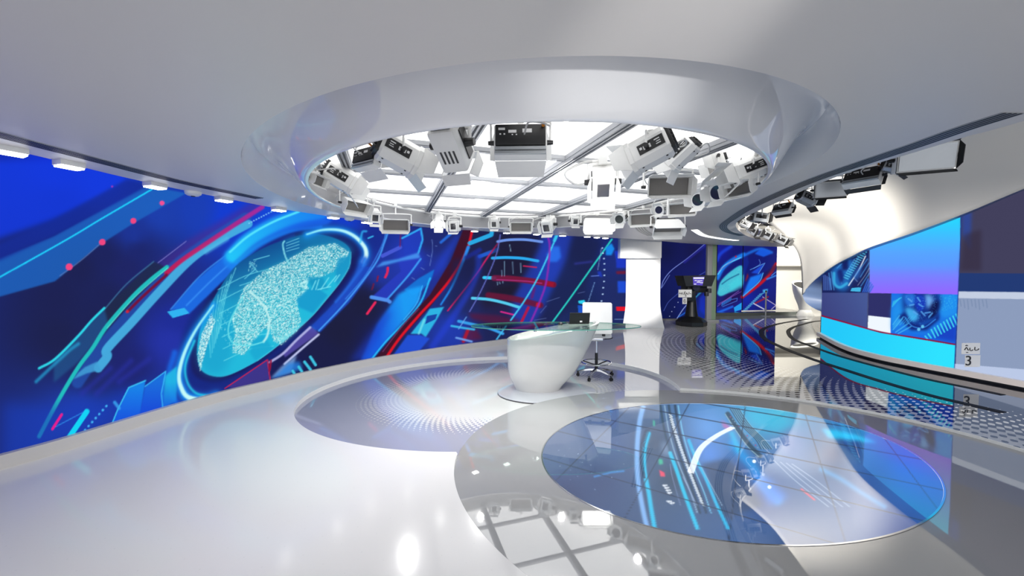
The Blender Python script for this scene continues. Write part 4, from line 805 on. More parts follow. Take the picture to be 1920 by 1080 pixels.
dcv.poly(W_((640, 290), (760, 300), (950, 350), (1120, 410), (900, 400), (700, 370)), (30, 190, 235), .85, 3); dcv.poly(W_((760, 380), (980, 400), (990, 560), (900, 500)), (22, 54, 110), .8, 4)
for i in range(4): dcv.stroke(W_((240 + i * 50, 570 + i * 8), (420 + i * 60, 740), (700 + i * 60, 960)), 1.6, (190, 200, 215), .6); dcv.stroke(W_((470, 810), (580, 900)), 3, (210, 80, 110), .5, 1)
dcv.stroke(W_((640, 640), (800, 720), (1000, 850), (1180, 960)), 8, (70, 170, 225), .6, 4)
dcv.stroke(S_((440, 590), (560, 560), (650, 550)), 3, (60, 150, 220), .8, 1.5, smooth=False); dcv.speckle(S_((100, 330), (700, 250), (700, 700), (300, 780)), 60, (190, 205, 225))
seam = lambda p, q: dcv.stroke([p, q], 1.5, (26, 36, 56), .85, smooth=False)
DU = np.array([math.cos(math.radians(-33)), math.sin(math.radians(-33))]); DV = np.array([-DU[1], DU[0]])
for k in np.arange(-2.4, 2.5, .6):
    for a_, b_ in ((DU, DV), (DV, DU)):
        q = [proj(np.array([*(dc + b_ * (k + .12) + a_ * e), RZ])) for e in (-2.2, -.9, .9, 2.2)]
        for g_, h_ in zip(q[:-1], q[1:]):
            if max(abs(g_[0]), abs(h_[0])) < 6000: seam(tuple(g_), tuple(h_))
t = thing('floor_screen', (*dc, RZ), 'oval glass-topped video screen set in the floor showing blue and white light trails', 'floor screen')
rim.v = [(x - dc[0], y - dc[1], z - RZ) for x, y, z in rim.v]; rim.build('rim', M['chrome'], t)
NR, NA = 190, 720; ta = np.linspace(-PI, PI, NA, endpoint=False); _, rd = polar(dout, dc, NA)
V = np.array([[dc[0], dc[1], RZ]] + [[dc[0] + (rd[k] - .001) * j / NR * math.cos(ta[k]), dc[1] + (rd[k] - .001) * j / NR * math.sin(ta[k]), RZ] for j in range(1, NR + 1) for k in range(NA)])
F = [(0, 1 + k, 1 + (k + 1) % NA) for k in range(NA)] + [(1 + j * NA + k, 1 + (j + 1) * NA + k, 1 + (j + 1) * NA + (k + 1) % NA, 1 + j * NA + (k + 1) % NA) for j in range(NR - 1) for k in range(NA)]
mb = MB(); mb.v = [tuple(p) for p in (V - [*dc, RZ])]; mb.f = F; mb.mi = [0] * len(F)
o = mb.build('display_surface', M['disc'], t, smooth=False, fix=False); picture(o, V, dcv, 1.15)

# ------------------------------------------------------------------ studio lamps
def ring_pos(px, py, far, r=2.22):
    a = (px - 960) / FOC; cx, cy = .16, 4.675
    A_, B_, C_ = a * a + 1, -2 * (a * cx + cy), cx * cx + cy * cy - r * r; D_ = max(B_ * B_ - 4 * A_ * C_, 0); Y = (-B_ + (1 if far else -1) * math.sqrt(D_)) / (2 * A_)
    return PY(px, py, Y)
RZm = lambda a: Matrix.Rotation(a, 4, 'Z')
def flaps(T, hw, hh, y0, ln, open_, t, sides=True, ends=True, sl=None, dark=False):
    """four hinged barn-door plates round a front opening hw x hh"""
    c, s_ = math.cos(open_) * ln, math.sin(open_) * ln; q = []
    if ends:
        for k in (1, -1): q.append([(-hw, y0, k * hh), (hw, y0, k * hh), (hw * .92, y0 + c, k * (hh + s_)), (-hw * .92, y0 + c, k * (hh + s_))])
    if sides:
        l2 = sl or ln
        for k in (1, -1): q.append([(k * hw, y0, -hh), (k * hw, y0, hh), (k * (hw + s_ * l2 / ln), y0 + c * l2 / ln, hh * .6), (k * (hw + s_ * l2 / ln), y0 + c * l2 / ln, -hh * .6)])
    for p in q: MB().plate(p, .005, T).build('barn_door', M['black' if dark else 'lamp_white'], t, smooth=False)
def knob(p, d, r, t, T=None): MB().cyl(p, (p[0] + d[0], p[1] + d[1], p[2] + d[2]), r, r * .85, 12, T).build('knob', M['black'], t)
def screws(pts, n, r, T, t):
    for p in pts: MB().cyl(p, (p[0] + n[0], p[1] + n[1], p[2] + n[2]), r, None, 8, T).build('screw', M['black'], t)
def lamp(kind, pos, yaw, pitch, s, label, cat='studio lamp', top=2.632, lit=False, plate=True, cable=True, dark=False, group='white studio lamps on the lighting rail'):
    t = thing({'fresnel': 'fresnel_lamp', 'panel': 'softlight_panel', 'profile': 'profile_spotlight', 'soft': 'box_softlight'}[kind], pos, label, cat, group)
    Y_ = RZm(-math.radians(yaw)); T = Y_ @ Matrix.Rotation(-math.radians(pitch), 4, 'X'); S = Matrix.Scale(s, 4); T = T @ S; YS = Y_ @ S
    up = (top - pos[2]) / s
    if kind == 'fresnel':
        w, h, l = .11, .11, .15
        def octo(y, k): return [(x * k, y, z * k) for x, z in ((-w, -h * .55), (-w * .6, -h), (w * .6, -h), (w, -h * .55), (w, h * .55), (w * .6, h), (-w * .6, h), (-w, h * .55))]
        MB().loft([octo(-l, .86), octo(-l + .02, .98), octo(-.02, 1.0), octo(l * .75, 1.0), octo(l * .8, 1.08), octo(l, 1.08)], True, True, T).build('housing', M['lamp_grey' if dark else 'lamp_white'], t, angle=25)  # grey copy of the white housing paints in the trough's shade
        rb = MB().box((0, -l - .012, 0), (w * 1.5, .03, h * 1.5), T, .006)
        for k in range(5): rb.box((0, -l - .034, (k - 2) * h * .27), (w * 1.3, .02, .008), T)
        rb.build('rear_panel', M['black'], t)
        MB().cyl((0, l + .001, 0), (0, l + .006, 0), w * .82, None, 24, T).build('lens', M['lamp_on'] if lit else M['lens'], t)
        flaps(T, w * .98, h * .98, l, .13, math.radians(28), t, dark=dark)
        if plate:
            for k in (1, -1):
                mb = MB().box((k * (w + .002), -.03, .0), (.005, .19, .075), T)
                for (a0, a1, z, hh) in ((-.10, -.06, .018, .008), (-.10, -.07, .0, .006), (-.10, -.065, -.016, .006), (-.03, -.015, .0, .03), (-.008, .004, .004, .022), (.012, .026, 0, .028), (.034, .052, .006, .018)): mb.box((k * (w + .005), (a0 + a1) / 2, z), (.002, a1 - a0, hh), T, mi=1)
                mb.build('label_plate', [M['black'], M['print']], t)
        screws([(x, y, -h) for x in (-.05, .05) for y in (-.10, .08)], (0, 0, -.004), .008, T, t)
        yw, yh = w + .03, .17
    elif kind == 'panel':
        w, h, l = .20, .12, .055
        MB().box((0, .0, 0), (2 * w, 2 * l, 2 * h), T, .012).build('housing', M['lamp_white'], t)
        mb = MB().box((0, -l - .012, h * .22), (2 * w * .94, .03, h * 1.35), T, .006)
        for x, z, a, b in ((-.14, .07, .05, .018), (-.06, .05, .06, .022), (-.15, .03, .012, .01), (-.12, .03, .012, .01), (-.06, .025, .01, .008), (-.03, .025, .01, .008), (.05, .055, .07, .03)): mb.box((x, -l - .028, z), (a, .002, b), T, mi=1)
        mb.build('rear_panel', [M['black'], M['print']], t)
        mb = MB()
        for k in range(4): mb.box((0, -l - .008 - .01 * (k % 2), -h * .55 - k * .017), (2 * w * .96, .02, .013), T, .003)
        mb.build('heat_sink', M['lamp_grey'], t)
        MB().box((0, l + .004, 0), (2 * w * .93, .006, 2 * h * .88), T).build('diffuser', M['lamp_on'] if lit else M['lamp_grey'] if dark else M['lamp_soft'], t)  # the dark version paints an unlit front in grey
        flaps(T, w, h, l, .16, math.radians(26), t, sl=.10, dark=dark) if not dark else flaps(T, w, h, l, .07, math.radians(20), t, sl=.05, dark=True)
        MB().cyl((w * .85, -l - .03, h * .75), (w * .85, -l - .10, h * .9), .012, .012, 10, T).build('orange_plug', M['orange'], t)
        yw, yh = w + .025, .19
    elif kind == 'profile':
        w, h, l = .06, .07, .10
        MB().box((0, 0, 0), (2 * w, 2 * l, 2 * h), T, .012).build('housing', M['lamp_grey' if dark else 'lamp_white'], t)  # white housing turned grey to paint in shade
        MB().box((0, l + .004, 0), (w * 1.1, .012, h * 1.1), T, .003).build('lens', M['lamp_on'] if lit else M['lens'], t)
        MB().box((0, -l - .008, 0), (w * 1.5, .02, h * 1.5), T, .004).build('rear_panel', M['black'], t)
        mb = MB()
        for k in range(4): mb.box((-.03 + k * .02, l * .2, -h - .001), (.008, .06, .003), T)
        mb.build('vent_slots', M['dark'], t); MB().box((w + .003, 0, .01), (.006, l * 1.4, h * .8), T).build('label_plate', M['black'], t); flaps(T, w * 1.15, h * 1.15, l, .05, math.radians(20), t, dark=dark)
        yw, yh = w + .022, .12
    else:                                                    # soft: shallow tray with a deep front opening
        w, h, l = .22, .10, .10
        r0 = lambda y, k, kk: [(-w * k, y, -h * kk), (w * k, y, -h * kk), (w * k, y, h * kk), (-w * k, y, h * kk)]
        MB().loft([r0(-l, .72, .6), r0(-l * .5, .8, .8), r0(l, 1, 1), r0(l, .95, .92), r0(l * .3, .88, .82)], True, False, T).add([(-w * .72, -l, -h * .6), (w * .72, -l, -h * .6), (w * .72, -l, h * .6), (-w * .72, -l, h * .6)], [(0, 1, 2, 3)], T).build('housing', M['lamp_white'], t, angle=25)
        MB().box((0, l * .25, 0), (2 * w * .86, .006, 2 * h * .80), T).build('diffuser', M['lamp_on'] if lit else M['lamp_soft'], t)
        MB().box((0, -l - .02, 0), (w * 1.1, .045, h * .95), T, .005).build('rear_panel', M['black'], t)
        flaps(T, w, h, l, .06, math.radians(16), t, sl=.06)
        yw, yh = w + .025, .17
    yh = min(yh, up - .03)
    mb = MB().tube([(-yw, 0, -.01), (-yw, 0, yh * .75), (-yw * .85, 0, yh), (yw * .85, 0, yh), (yw, 0, yh * .75), (yw, 0, -.01)], .0085, 8, YS, per=3)
    mb.build('yoke', M['lamp_white'], t)
    for k in (1, -1): knob((k * (yw - .022), 0, 0), (k * .045, 0, 0), .019, t, T)
    if up > yh + .01:
        MB().cyl((0, 0, yh - .005), (0, 0, up - .02), .011, None, 10, YS).build('stem', M['lamp_white'], t)
        MB().box((0, 0, up - .012), (.05, .06, .05), YS, .008).cyl((.02, 0, up - .012), (.06, 0, up - .012), .008, None, 8, YS).build('clamp', M['lamp_white'], t)
    if cable:
        z1 = up - .01
        MB().tube([(.03, -.17 if kind == 'fresnel' else -.10, .03), (.06, -.24, .06), (.16, -.22, z1 * .35), (.22, -.05, z1 * .6), (.12, .0, z1 * .92), (.05, .0, z1)], .007, 6, YS, per=6).build('cable', M['cable'], t)
    return t
G1, G2, G3 = 'white studio lamps on the coffer rail', 'white studio lamps hung from the ceiling grid', 'white studio lamps in the right-hand trough'
def RL(kind, px, py, far, yaw, pitch, s, label, **k): return lamp(kind, ring_pos(px, py, far, k.pop('r', 2.13)), yaw, pitch, s, label, group=G1, **k)
# near side of the coffer
RL('panel', 976, 268, False, 2, 8, .86, 'wide softlight with black rear panel, alone at the near edge of the coffer', r=2.12)
RL('profile', 848, 270, False, 18, 38, 1.55, 'short boxy white lamp with vent slots hung left of the wide near softlight', r=2.12)
RL('fresnel', 748, 289, False, 60, 22, .92, 'white lamp with black label plate and barn doors pointing right, upper left of the coffer', r=2.15)
RL('panel', 690, 299, False, 32, 12, .6, 'softlight with black rear half hidden between two labelled lamps on the left', r=2.2)
RL('fresnel', 641, 334, False, 72, 30, .98, 'white lamp with a wide black label plate at the left end of the coffer', r=2.0)
RL('soft', 592, 337, False, 95, 20, .48, 'softlight tucked behind the leftmost labelled lamp against the coffer wall', r=2.2, cable=False)
RL('soft', 664, 384, True, 120, 35, .8, 'softlight with grey barn doors directly below the leftmost labelled lamp', r=2.1)
# far side of the coffer, left to right
RL('profile', 701, 404, True, 150, 25, 1.1, 'white spotlight with open barn doors at the lower left of the coffer')
RL('soft', 742, 421, True, 170, 20, .9, 'flat open softlight with dark inside, first after the lower left spotlight', cable=False)
RL('fresnel', 823, 414, True, 175, 35, .7, 'small lit spotlight shining white over the left video wall', lit=True, plate=False)
RL('profile', 853, 424, True, 185, 10, 1.25, 'small boxy spotlight with a black square lens, right of the lit spotlight')
RL('profile', 927, 417, True, 182, 25, 1.1, 'small grey-fronted spotlight between the boxy spotlight and an open softlight', cable=False)
RL('soft', 977, 425, True, 180, 18, .86, 'open softlight with dark inside near the middle of the far rail')
RL('profile', 1029, 421, True, 205, 30, 1.5, 'tilted spotlight with black knob right of the middle open softlight')
RL('profile', 1077, 414, True, 178, 15, 1.05, 'small square-lensed spotlight left of the lit softlight', cable=False)
RL('soft', 1120, 420, True, 180, 22, 1.1, 'brightly lit softlight near the top of the white pillar', lit=True)
RL('fresnel', 1165, 407, True, 215, 25, .72, 'spotlight with barn doors turned left, right of the lit softlight')
RL('soft', 1206, 411, True, 205, 14, .85, 'box softlight with a dark slot front, second right of the lit softlight')
RL('fresnel', 1240, 392, True, 225, 15, .58, 'spotlight with black rear half hidden behind a box softlight on the far rail', r=2.2)
RL('soft', 1280, 392, True, 212, 12, .78, 'box softlight with pointed barn doors, nearer the right end of the far rail')
RL('soft', 1252, 425, True, 190, 50, .8, 'low open softlight hanging under the far rail above the short curved vent', r=1.75)
RL('fresnel', 1318, 373, True, 235, 12, .75, 'spotlight with a black square rear panel third from the right end of the far rail')
RL('fresnel', 1357, 358, True, 240, 14, .75, 'spotlight with black square rear panel, second from the right end of the far rail')
RL('soft', 1390, 352, True, 250, 18, .66, 'open softlight with pale barn doors at the right end of the far rail', r=1.8)
RL('fresnel', 1404, 318, True, 285, 20, .88, 'large white lamp filling the right end of the coffer', r=2.02)
RL('panel', 1342, 303, False, 292, 16, .9, 'large softlight with black rear and grey barn doors, right side of the coffer', r=1.6)
RL('fresnel', 1218, 283, False, 300, 22, .95, 'white lamp with a black rear box pointing left, at the upper right of the coffer', r=2.05)
RL('fresnel', 1276, 287, False, 312, 38, .82, 'white lamp tilted down to the left, just right of another black-backed lamp', r=1.9)
# from the grid
lamp('profile', PY(1130, 341, 3.6), 190, 40, 1.6, 'boxy white spotlight hung from the ceiling grid, pointing down', top=2.68, group=G2)
lamp('soft', PY(1252, 350, 3.7), 186, 12, .92, 'open white softlight hung from the ceiling grid at the right', top=2.68, group=G2)
# right-hand trough
for kind, px, py, Yd, yaw, pit, s, lab in (
    ('panel', 1732, 296, 3.35, 205, 10, .95, 'large grey-fronted softlight nearest the camera in the right trough'),
    ('fresnel', 1674, 313, 3.75, 120, 20, .5, 'small white lamp right behind the large trough softlight'),
    ('panel', 1618, 334, 3.95, 60, 34, .74, 'trough softlight with black rear and one long dark barn door, mid trough'),
    ('panel', 1556, 355, 4.45, 205, 12, .74, 'dark-fronted softlight in the trough over the brightest part of the fascia'),
    ('fresnel', 1512, 372, 4.7, 90, 25, .62, 'white lamp with black knobs in the trough left of the dark-fronted softlight'),
    ('panel', 1468, 392, 5.35, 70, 30, .6, 'low trough softlight with a flat dark barn door at its foot'),
    ('profile', 1424, 408, 6.3, 100, 10, 1.1, 'small boxy lamp at the bend of the trough'),
    ('fresnel', 1398, 420, 7.4, 120, 30, .62, 'small lamp cluster piece at the far left bend of the trough'),
    ('profile', 1414, 432, 8.0, 160, 30, 1.2, 'boxy lamp just below the bend of the trough'),
    ('profile', 1440, 440, 8.6, 150, 30, 1.2, 'dark-lensed lamp second from the far end of the trough'),
    ('profile', 1468, 450, 9.4, 150, 30, 1.3, 'dark-lensed lamp at the far end of the trough')):
    lamp(kind, PY(px, py, Yd), yaw, pit, s, lab, top=2.872, group=G3, dark=True)  # dark puts the trough's shade into the lamp colours
tr = catmull([(*PY(px, py, Y)[:2], 2.90) for px, py, Y in ((1800, 270, 3.0), (1732, 296, 3.35), (1618, 334, 3.95), (1514, 372, 4.7), (1466, 392, 5.35), (1424, 408, 6.3), (1398, 420, 7.4), (1414, 432, 8.0), (1468, 450, 9.4))], 6)
tag(MB().tube(tr, .022, per=1, smooth=False).build('lighting_rail', M['lamp_white']), 'white pipe rail running along the right-hand trough beside the fascia', 'lighting rail')

# downlights along the edge of the ceiling over the left video wall
DL = [(20, 287), (130, 313), (291, 351), (420, 376.5), (523, 394.5), (625, 408.5), (688, 417.5), (760, 424), (890, 433.5), (950, 437), (1006, 439.5), (1055, 442), (1101, 444), (1119, 445.5), (1135, 446.5)]
DLN = ORD + ['ninth', 'tenth', 'eleventh', 'twelfth', 'thirteenth', 'fourteenth', 'fifteenth']
for i, (px, py) in enumerate(DL):
    p = Pz(px, py, 2.51); sz = .155 if i < 7 else .13
    t = thing('downlight', p, "square lit downlight over the left video wall, " + ("leftmost of its row" if i == 0 else "nearest the white pillar" if i == len(DL) - 1 else DLN[i] + " from the left"), 'downlight', 'square downlights over the left video wall')
    g_ = lwd[np.argmin(np.hypot(*(lwd - p[:2]).T))]; k = int(np.argmin(np.hypot(*(lwd - p[:2]).T))); d = lwd[min(k + 1, len(lwd) - 1)] - lwd[k - 1]; T = RZm(math.atan2(d[1], d[0]))
    MB().box((0, 0, .025), (sz, sz * .8, .05), T, .006).build('housing', M['white'], t); MB().box((0, 0, -.006), (sz * .9, sz * .7, .012), T).build('diffuser', M['lamp_on'], t)
for px, py, lab in ((362, 363, 'round white ceiling sensor between two downlights over the globe'), (655, 411, 'small white ceiling sensor right of a downlight near the coffer')):
    p = Pz(px, py, 2.53); t = thing('ceiling_sensor', p, lab, 'sensor')
    MB().lathe([(0, -.03), (.05, -.026), (.075, -.008), (.08, .02), (0, .02)], 24).build('dome', M['white'], t); MB().cyl((0, 0, -.034), (0, 0, -.028), .02, None, 12).build('eye', M['dark'], t)

# ------------------------------------------------------------------ presenter desk, stool, laptop
FZ = -.06
DX, DY = .52, 5.55
t = thing('presenter_desk', (DX, DY, FZ), 'glossy white curved presenter desk with an oval glass top on an oval floor plate', 'desk')
tab = (DX, DY)
plate = [(x - .02 - .0, y - .18) for x, y in ellipse(0, 0, .70, .50, 4, 96)]
MB().loft([[(x * k, y * k, z) for x, y in plate] for k, z in ((.985, 0), (1, .006), (1, .022), (.99, .028))], True, True).build('floor_plate', M['plate'], t)
MB().loft([[(x * 1.004, y * 1.004, .002) for x, y in plate], [(x * 1.004, y * 1.004, .012) for x, y in plate]], True, False).build('plate_edge', M['black'], t)
SEC = [(.028, .07, .66, .26), (.10, -.01, .76, .31), (.25, -.055, .90, .34), (.45, -.07, 1.02, .36), (.70, -.07, 1.14, .38), (.95, -.06, 1.24, .39), (1.08, -.05, 1.29, .395)]
def sec(z):
    q = np.array(SEC); return [np.interp(z, q[:, 0], q[:, k]) for k in (1, 2, 3)]
zs = np.linspace(.028, 1.08, 40); qs = np.array([sec(z) for z in zs])
for c_ in range(3): qs[:, c_] = np.convolve(np.pad(qs[:, c_], 4, mode='edge'), np.ones(9) / 9, 'valid')
NB = 96
def bodypt(z, a, k=1.0):
    x0, x1, b = [np.interp(z, zs, qs[:, c_]) for c_ in range(3)]; ca, sa = math.cos(a), math.sin(a)
    return ((x0 + x1) / 2 + (x1 - x0) / 2 * k * math.copysign(abs(ca) ** .85, ca) - DX, b * k * math.copysign(abs(sa) ** .85, sa), z)
def ztop(x): return .740 + (x + DX + .05) * .19
rows = []
for u in np.linspace(0, 1, 34):
    r = []
    for i in range(NB):
        a = 2 * PI * i / NB; zt = .95
        for _ in range(4): zt = ztop(bodypt(zt, a)[0])
        r.append(bodypt(.028 + (zt - .028) * u, a))
    rows.append(r)
top = rows[-1]; cx_ = np.mean([p[0] for p in top])
rows.append([(cx_ + (p[0] - cx_) * .985, p[1] * .97, p[2] + .006) for p in top]); rows.append([(cx_ + (p[0] - cx_) * .95, p[1] * .9, p[2] + .004) for p in top]); rows.append([(cx_ + (p[0] - cx_) * .93, p[1] * .86, p[2] - .03) for p in top]); rows.append([(cx_ + (p[0] - cx_) * .90, p[1] * .82, p[2] - .05) for p in top])
rows.append([(cx_ + (p[0] - cx_) * .02, p[1] * .02, ztop(cx_) - .05) for p in top])
MB().loft(rows, True, False).build('body', M['desk'], t, angle=50)
GZ = .955; GX = .13
gl = ellipse(GX - .045, -.27, 1.17, .43, 0, 120)
gm = MB().prism(gl, GZ, GZ + .012); n = len(gm.f); gm.mi = [0, 0] + [1] * (n - 2)
gm.build('glass_top', [M['glass'], M['glassedge']], t, angle=30)
for x in (-.2, .5):
    MB().cyl((x, -.3, GZ - .07), (x, -.3, GZ), .02, None, 14).build('glass_support', M['chrome'], t)
# laptop and cable clutter on the glass
p = PY(1086, 607, 5.42); p[2] = FZ + GZ + .012
t = thing('laptop', p, 'black open laptop standing on the desk glass in front of the white stool', 'laptop')
T = RZm(math.radians(6))
MB().box((0, .10, .008), (.29, .20, .014), T, .004).build('base', M['black'], t)
sc_ = MB().add([(-.145, .0, .014), (.145, .0, .014), (.145, -.035, .165), (-.145, -.035, .165), (-.145, -.008, .012), (.145, -.008, .012), (.145, -.043, .163), (-.145, -.043, .163)], [(0, 1, 2, 3), (7, 6, 5, 4), (0, 4, 5, 1), (1, 5, 6, 2), (2, 6, 7, 3), (3, 7, 4, 0)], T)
sc_.build('screen_lid', M['black'], t, smooth=False); MB().box((.02, -.022, .04), (.035, .003, .022), T @ Matrix.Rotation(.0, 4, 'X')).build('sticker', M['print'], t)
p = PY(1051, 609, 5.36); p[2] = FZ + GZ + .012
p[2] += .002; t = thing('mouse', p, 'small black mouse on the desk glass left of the laptop', 'mouse')
MB().loft([[(a * r * .034, b * r * .055, z) for a, b in ellipse(0, 0, 1, 1, 0, 20)] for r, z in ((.92, 0), (1, .01), (.9, .024), (.55, .033), (.05, .036))], True, True).build('body', M['black'], t)
MB().tube([(0, .05, .012), (.03, .10, .01), (.09, .12, .01), (.15, .07, .012)], .003, 6).build('cord', M['black'], t)
p = PY(1036, 610, 5.34); p[2] = FZ + GZ + .012
t = thing('lapel_microphone', p, 'thin dark lapel microphone lying on the desk glass left of the mouse', 'microphone')
MB().tube([(-.10, -.01, .005), (-.05, .0, .006), (-.0, .01, .006), (.03, .03, .006)], .004, 6).build('cord', M['black'], t); MB().cyl((-.12, -.012, .006), (-.09, -.01, .006), .007, None, 10).build('capsule', M['dark'], t)

sx, sy = PY(1118, 700, 6.2)[0], 6.2
t = thing('drafting_stool', (sx, sy, FZ), 'white high-backed drafting stool with chrome foot ring and five-star base behind the desk', 'stool')
T = RZm(math.radians(-10))
def rounded(wd, ht, r, n=6):
    o = []
    for cx, cz, a0 in ((wd / 2 - r, ht / 2 - r, 0), (-wd / 2 + r, ht / 2 - r, 90), (-wd / 2 + r, -ht / 2 + r, 180), (wd / 2 - r, -ht / 2 + r, 270)):
        for k in range(n + 1): a = math.radians(a0 + 90 * k / n); o.append((cx + r * math.cos(a), cz + r * math.sin(a)))
    return o
rd_ = rounded(.455, .48, .03)
MB().loft([[(x * k, y0 - .10 * (x / .23) ** 2 * .25 - .18 + .05 * (z / .28), z + .99) for x, z in rd_] for y0, k in ((-.028, .97), (-.02, 1), (.02, 1), (.028, .97))], True, True, T).build('backrest', M['white'], t)
st_ = rounded(.46, .44, .06)
MB().loft([[(x * k, y * k + .05, z) for x, y in st_] for z, k in ((.665, .93), (.675, 1), (.715, 1), (.73, .95))], True, True, T).build('seat', M['white'], t)
for k in (-1, 1): MB().box((k * .10, -.20, .73), (.05, .06, .05), T, .01).build('back_bracket', M['black'], t)
MB().tube([(-.22, -.05, .65), (-.10, -.02, .63), (.06, .0, .625), (.22, .06, .665)], .014, 8, T).build('seat_frame', M['chrome'], t)
MB().box((0, .02, .63), (.20, .18, .06), T, .015).build('mechanism', M['chrome'], t)
MB().tube([(.08, .02, .62), (.2, .02, .63), (.26, .02, .65)], .007, 8, T).build('lever', M['black'], t)
MB().cyl((0, 0, .30), (0, 0, .62), .015, None, 16).build('gas_lift', M['chrome'], t); MB().cyl((0, 0, .14), (0, 0, .40), .026, .024, 16).build('column_sleeve', M['black'], t)
fr_ = MB().tube([(.235 * math.cos(a), .235 * math.sin(a), .245) for a in np.linspace(0, 2 * PI, 48, endpoint=False)], .011, 8, closed=True, per=1, smooth=False)
fr_.build('foot_ring', M['chrome'], t)
for k in range(3):
    a = 2 * PI * k / 3 + .5; MB().tube([(.02 * math.cos(a), .02 * math.sin(a), .20), (.13 * math.cos(a), .13 * math.sin(a), .225), (.235 * math.cos(a), .235 * math.sin(a), .245)], .010, 8).build('ring_spoke', M['black'], t)
for k in range(5):
    a = 2 * PI * k / 5 + .35; R = RZm(a)
    lg = MB().loft([[(x, -w_, z - h_), (x, w_, z - h_), (x, w_ * .8, z), (x, -w_ * .8, z)] for x, z, w_, h_ in ((.015, .145, .024, .04), (.10, .14, .02, .03), (.22, .115, .017, .024), (.31, .085, .015, .02))], True, True, R)
    lo = lg.build('leg', M['chrome'], t)
    cs = MB().cyl((.295, -.018, .027), (.295, -.006, .027), .027, None, 16, R).cyl((.295, .006, .027), (.295, .018, .027), .027, None, 16, R).cyl((.295, 0, .04), (.295, 0, .085), .012, .02, 10, R)
    cs.build('caster', M['black'], lo)

# ------------------------------------------------------------------ teleprompter pedestal and its papers
bx, by = PY(1296, 606, 12.2)[:2]; u = 12.2 / FOC
t = thing('teleprompter_camera', (bx, by, 0), 'black studio camera with teleprompter hood on a skirted pedestal in front of the far screen', 'camera')
sk = [(math.cos(2 * PI * (k + .5) / 8), math.sin(2 * PI * (k + .5) / 8)) for k in range(8)]
MB().loft([[(x * r, y * r, z) for x, y in sk] for r, z in ((.44, .0), (.46, .02), (.46, .13), (.34, .24), (.20, .30))], True, True).build('skirt', M['black'], t, angle=20)
MB().loft([[(x * r, y * r, z) for x, y in ellipse(0, 0, 1, 1, 0, 24)] for r, z in ((.20, .28), (.16, .5), (.13, .8), (.11, 1.05))], True, True).build('pedestal_column', M['black'], t)
MB().box((.12, .12, 1.20), (.62, .5, .30), None, .03).build('camera_body', M['black'], t); MB().cyl((.0, -.15, 1.22), (.0, -.32, 1.22), .09, .11, 20).build('lens', M['lens'], t)
MB().tube([(.30, .30, 1.05), (.42, .55, .95), (.46, .80, .88)], .018, 8).build('pan_bar', M['dark'], t)
hx = lambda px: (px - 1296) * u
hz_ = lambda py: CZ + (516 - py) * u
MB().loft([[(hx(1266), -.52, hz_(517)), (hx(1325), -.52, hz_(516)), (hx(1325), .1, hz_(516)), (hx(1266), .1, hz_(517))], [(hx(1272), -.50, hz_(536)), (hx(1318), -.50, hz_(536)), (hx(1318), .1, hz_(536)), (hx(1272), .1, hz_(536))]], True, True).build('prompter_hood', M['black'], t, smooth=False)
ps = MB().add([(hx(1283), -.53, hz_(519.5)), (hx(1304), -.53, hz_(518.5)), (hx(1301), -.515, hz_(534.5)), (hx(1284.5), -.515, hz_(533.5))], [(0, 1, 2, 3)])
scr = ps.build('prompter_screen', mat('prompter_violet', (.02, .02, .02), .3, emit=lin((86, 66, 190)), es=1, vary=0), t, smooth=False, fix=False)
mb = MB()
for y_, a_, b_ in ((520.5, 1284, 1303), (522, 1284, 1303), (525.5, 1286, 1290), (526, 1291, 1300), (528.5, 1290, 1296), (529.5, 1296, 1301), (532, 1285, 1289)): mb.box(((hx(a_) + hx(b_)) / 2, -.54, hz_(y_)), ((b_ - a_) * u, .004, .022))
mb.build('prompter_text', mat('prompter_text_white', (.1, .1, .1), .3, emit=(.9, .9, 1), es=.9, vary=0), scr)
for k in (0, 1): MB().box((.40 - .08 * k, -.30, 1.12 - .1 * k), (.10, .12, .14), None, .02).build('control_box', M['dark'], t)
MB().box((-.20, -.36, .955), (.30, .03, .30), None, .01).build('note_holder', M['black'], t)
def paper(px0, py0, px1, py1, Y, label, strokes, wdt=.012, name='paper_sign'):
    a, b = PY(px0, py1, Y), PY(px1, py0, Y); c = (a + b) / 2; w_, h_ = b[0] - a[0], b[2] - a[2]; t = thing(name, c, label, 'paper sign')
    MB().box((0, 0, 0), (w_, .006, h_)).build('sheet', M['paper'], t, smooth=False); mb = MB()
    for st in strokes: mb.tube([((x - .5) * w_, -.005, (.5 - y) * h_) for x, y in st], wdt, 6, per=5)
    if strokes: mb.build('writing', M['black'], t)
    return t
paper(1272, 543, 1297, 557.5, 11.72, 'white paper sign with handwritten Arabic script on the teleprompter', [[(.08, .35), (.05, .5), (.14, .55), (.2, .4)], [(.2, .4), (.24, .6), (.3, .55), (.3, .35)], [(.36, .6), (.42, .6), (.44, .3)], [(.5, .2), (.5, .62), (.58, .6), (.62, .4), (.66, .6), (.72, .55)], [(.78, .62), (.8, .3)], [(.84, .55), (.9, .5), (.94, .6)], [(.48, .84), (.6, .84)], [(.5, .8), (.6, .8)]], .008)
paper(1279.5, 558.5, 1288, 570, 11.70, 'small white paper with a scribbled mark hanging under the Arabic sign', [[(.7, .3), (.4, .25), (.25, .5), (.4, .8), (.7, .75), (.75, .5), (.5, .42), (.42, .6), (.6, .66)]], .006)

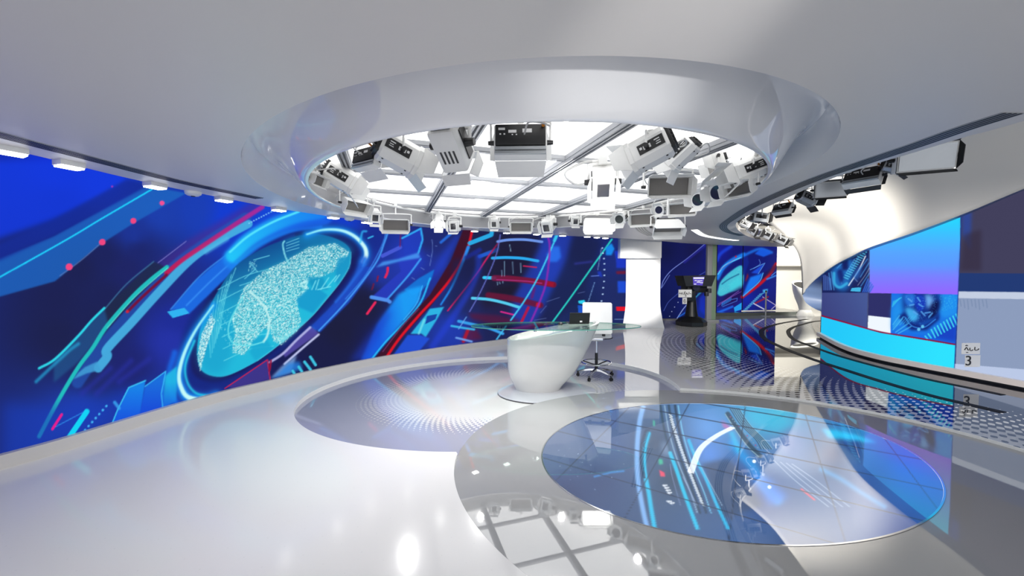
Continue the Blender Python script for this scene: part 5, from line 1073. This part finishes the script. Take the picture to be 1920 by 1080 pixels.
# right-hand paper signs stuck on the grey picture
paper(1803, 643, 1840, 664, 5.80, 'white paper sign with partly cut Arabic letters on the right video wall', [[(.12, .62), (.22, .40), (.30, .62), (.34, .62)], [(.16, .26), (.22, .2), (.28, .26)], [(.40, .42), (.40, .62), (.48, .68), (.56, .6)], [(.66, .35), (.66, .62), (.8, .62), (.86, .5)], [(.22, .84), (.30, .84)]], .006)
t3 = paper(1809, 666, 1838, 688, 5.78, 'white paper sign with a bold number 3 on the right video wall', [])
cu = bpy.data.curves.new('digit', 'FONT'); cu.body = '3'; cu.size = .21; cu.extrude = .002; cu.align_x = 'CENTER'; cu.align_y = 'CENTER'
tmp = bpy.data.objects.new('digit', cu); COL.objects.link(tmp); dg = bpy.context.evaluated_depsgraph_get(); me = bpy.data.meshes.new_from_object(tmp.evaluated_get(dg)); bpy.data.objects.remove(tmp)
me.materials.clear(); me.materials.append(M['black']); do = bpy.data.objects.new('printed_digit', me); COL.objects.link(do); do.parent = t3; do.location = (-.07, -.008, 0); do.rotation_euler = (PI / 2, 0, 0)
for v in me.vertices: v.co.x *= 1.05; v.co += Vector((0, 0, 0))

# floor pole in front of the far screens, flared podium by the fascia
p = PY(1435.5, 587, 15.0); t = thing('floor_pole', (p[0], p[1], 0.0), 'thin grey floor pole standing before the red-streaked far screen', 'pole')
zt = CZ + (516 - 547) * 15.0 / FOC
MB().cyl((0, 0, .0), (0, 0, zt), .028, None, 14).build('tube', M['alu'], t); MB().cyl((0, 0, 0), (0, 0, .02), .16, .15, 24).build('base', M['alu'], t); MB().cyl((0, 0, zt - .01), (0, 0, zt + .05), .04, .03, 14).build('cap', M['dark'], t)
p = PY(1510, 560, 15.3); t = thing('podium', (p[0], p[1], 0), 'flared white podium with a dark top half hidden behind the fascia', 'podium')
def slant(r, z, n=36): return [(r * math.cos(2 * PI * i / n), r * math.sin(2 * PI * i / n), z + .42 * r * math.sin(2 * PI * i / n) * min(1, max(0, (z - .5) / .6))) for i in range(n)]
MB().loft([slant(r, z) for r, z in ((.02, 0), (.30, 0), (.29, .03), (.20, .22), (.24, .40), (.36, .70), (.43, .95), (.452, 1.16), (.445, 1.20), (.41, 1.19), (.39, 1.15), (.02, 1.15))], True).build('body', M['white'], t)
MB().loft([slant(r, z) for r, z in ((.385, 1.152), (.385, 1.165), (.02, 1.165))], True).build('top', M['black'], t)
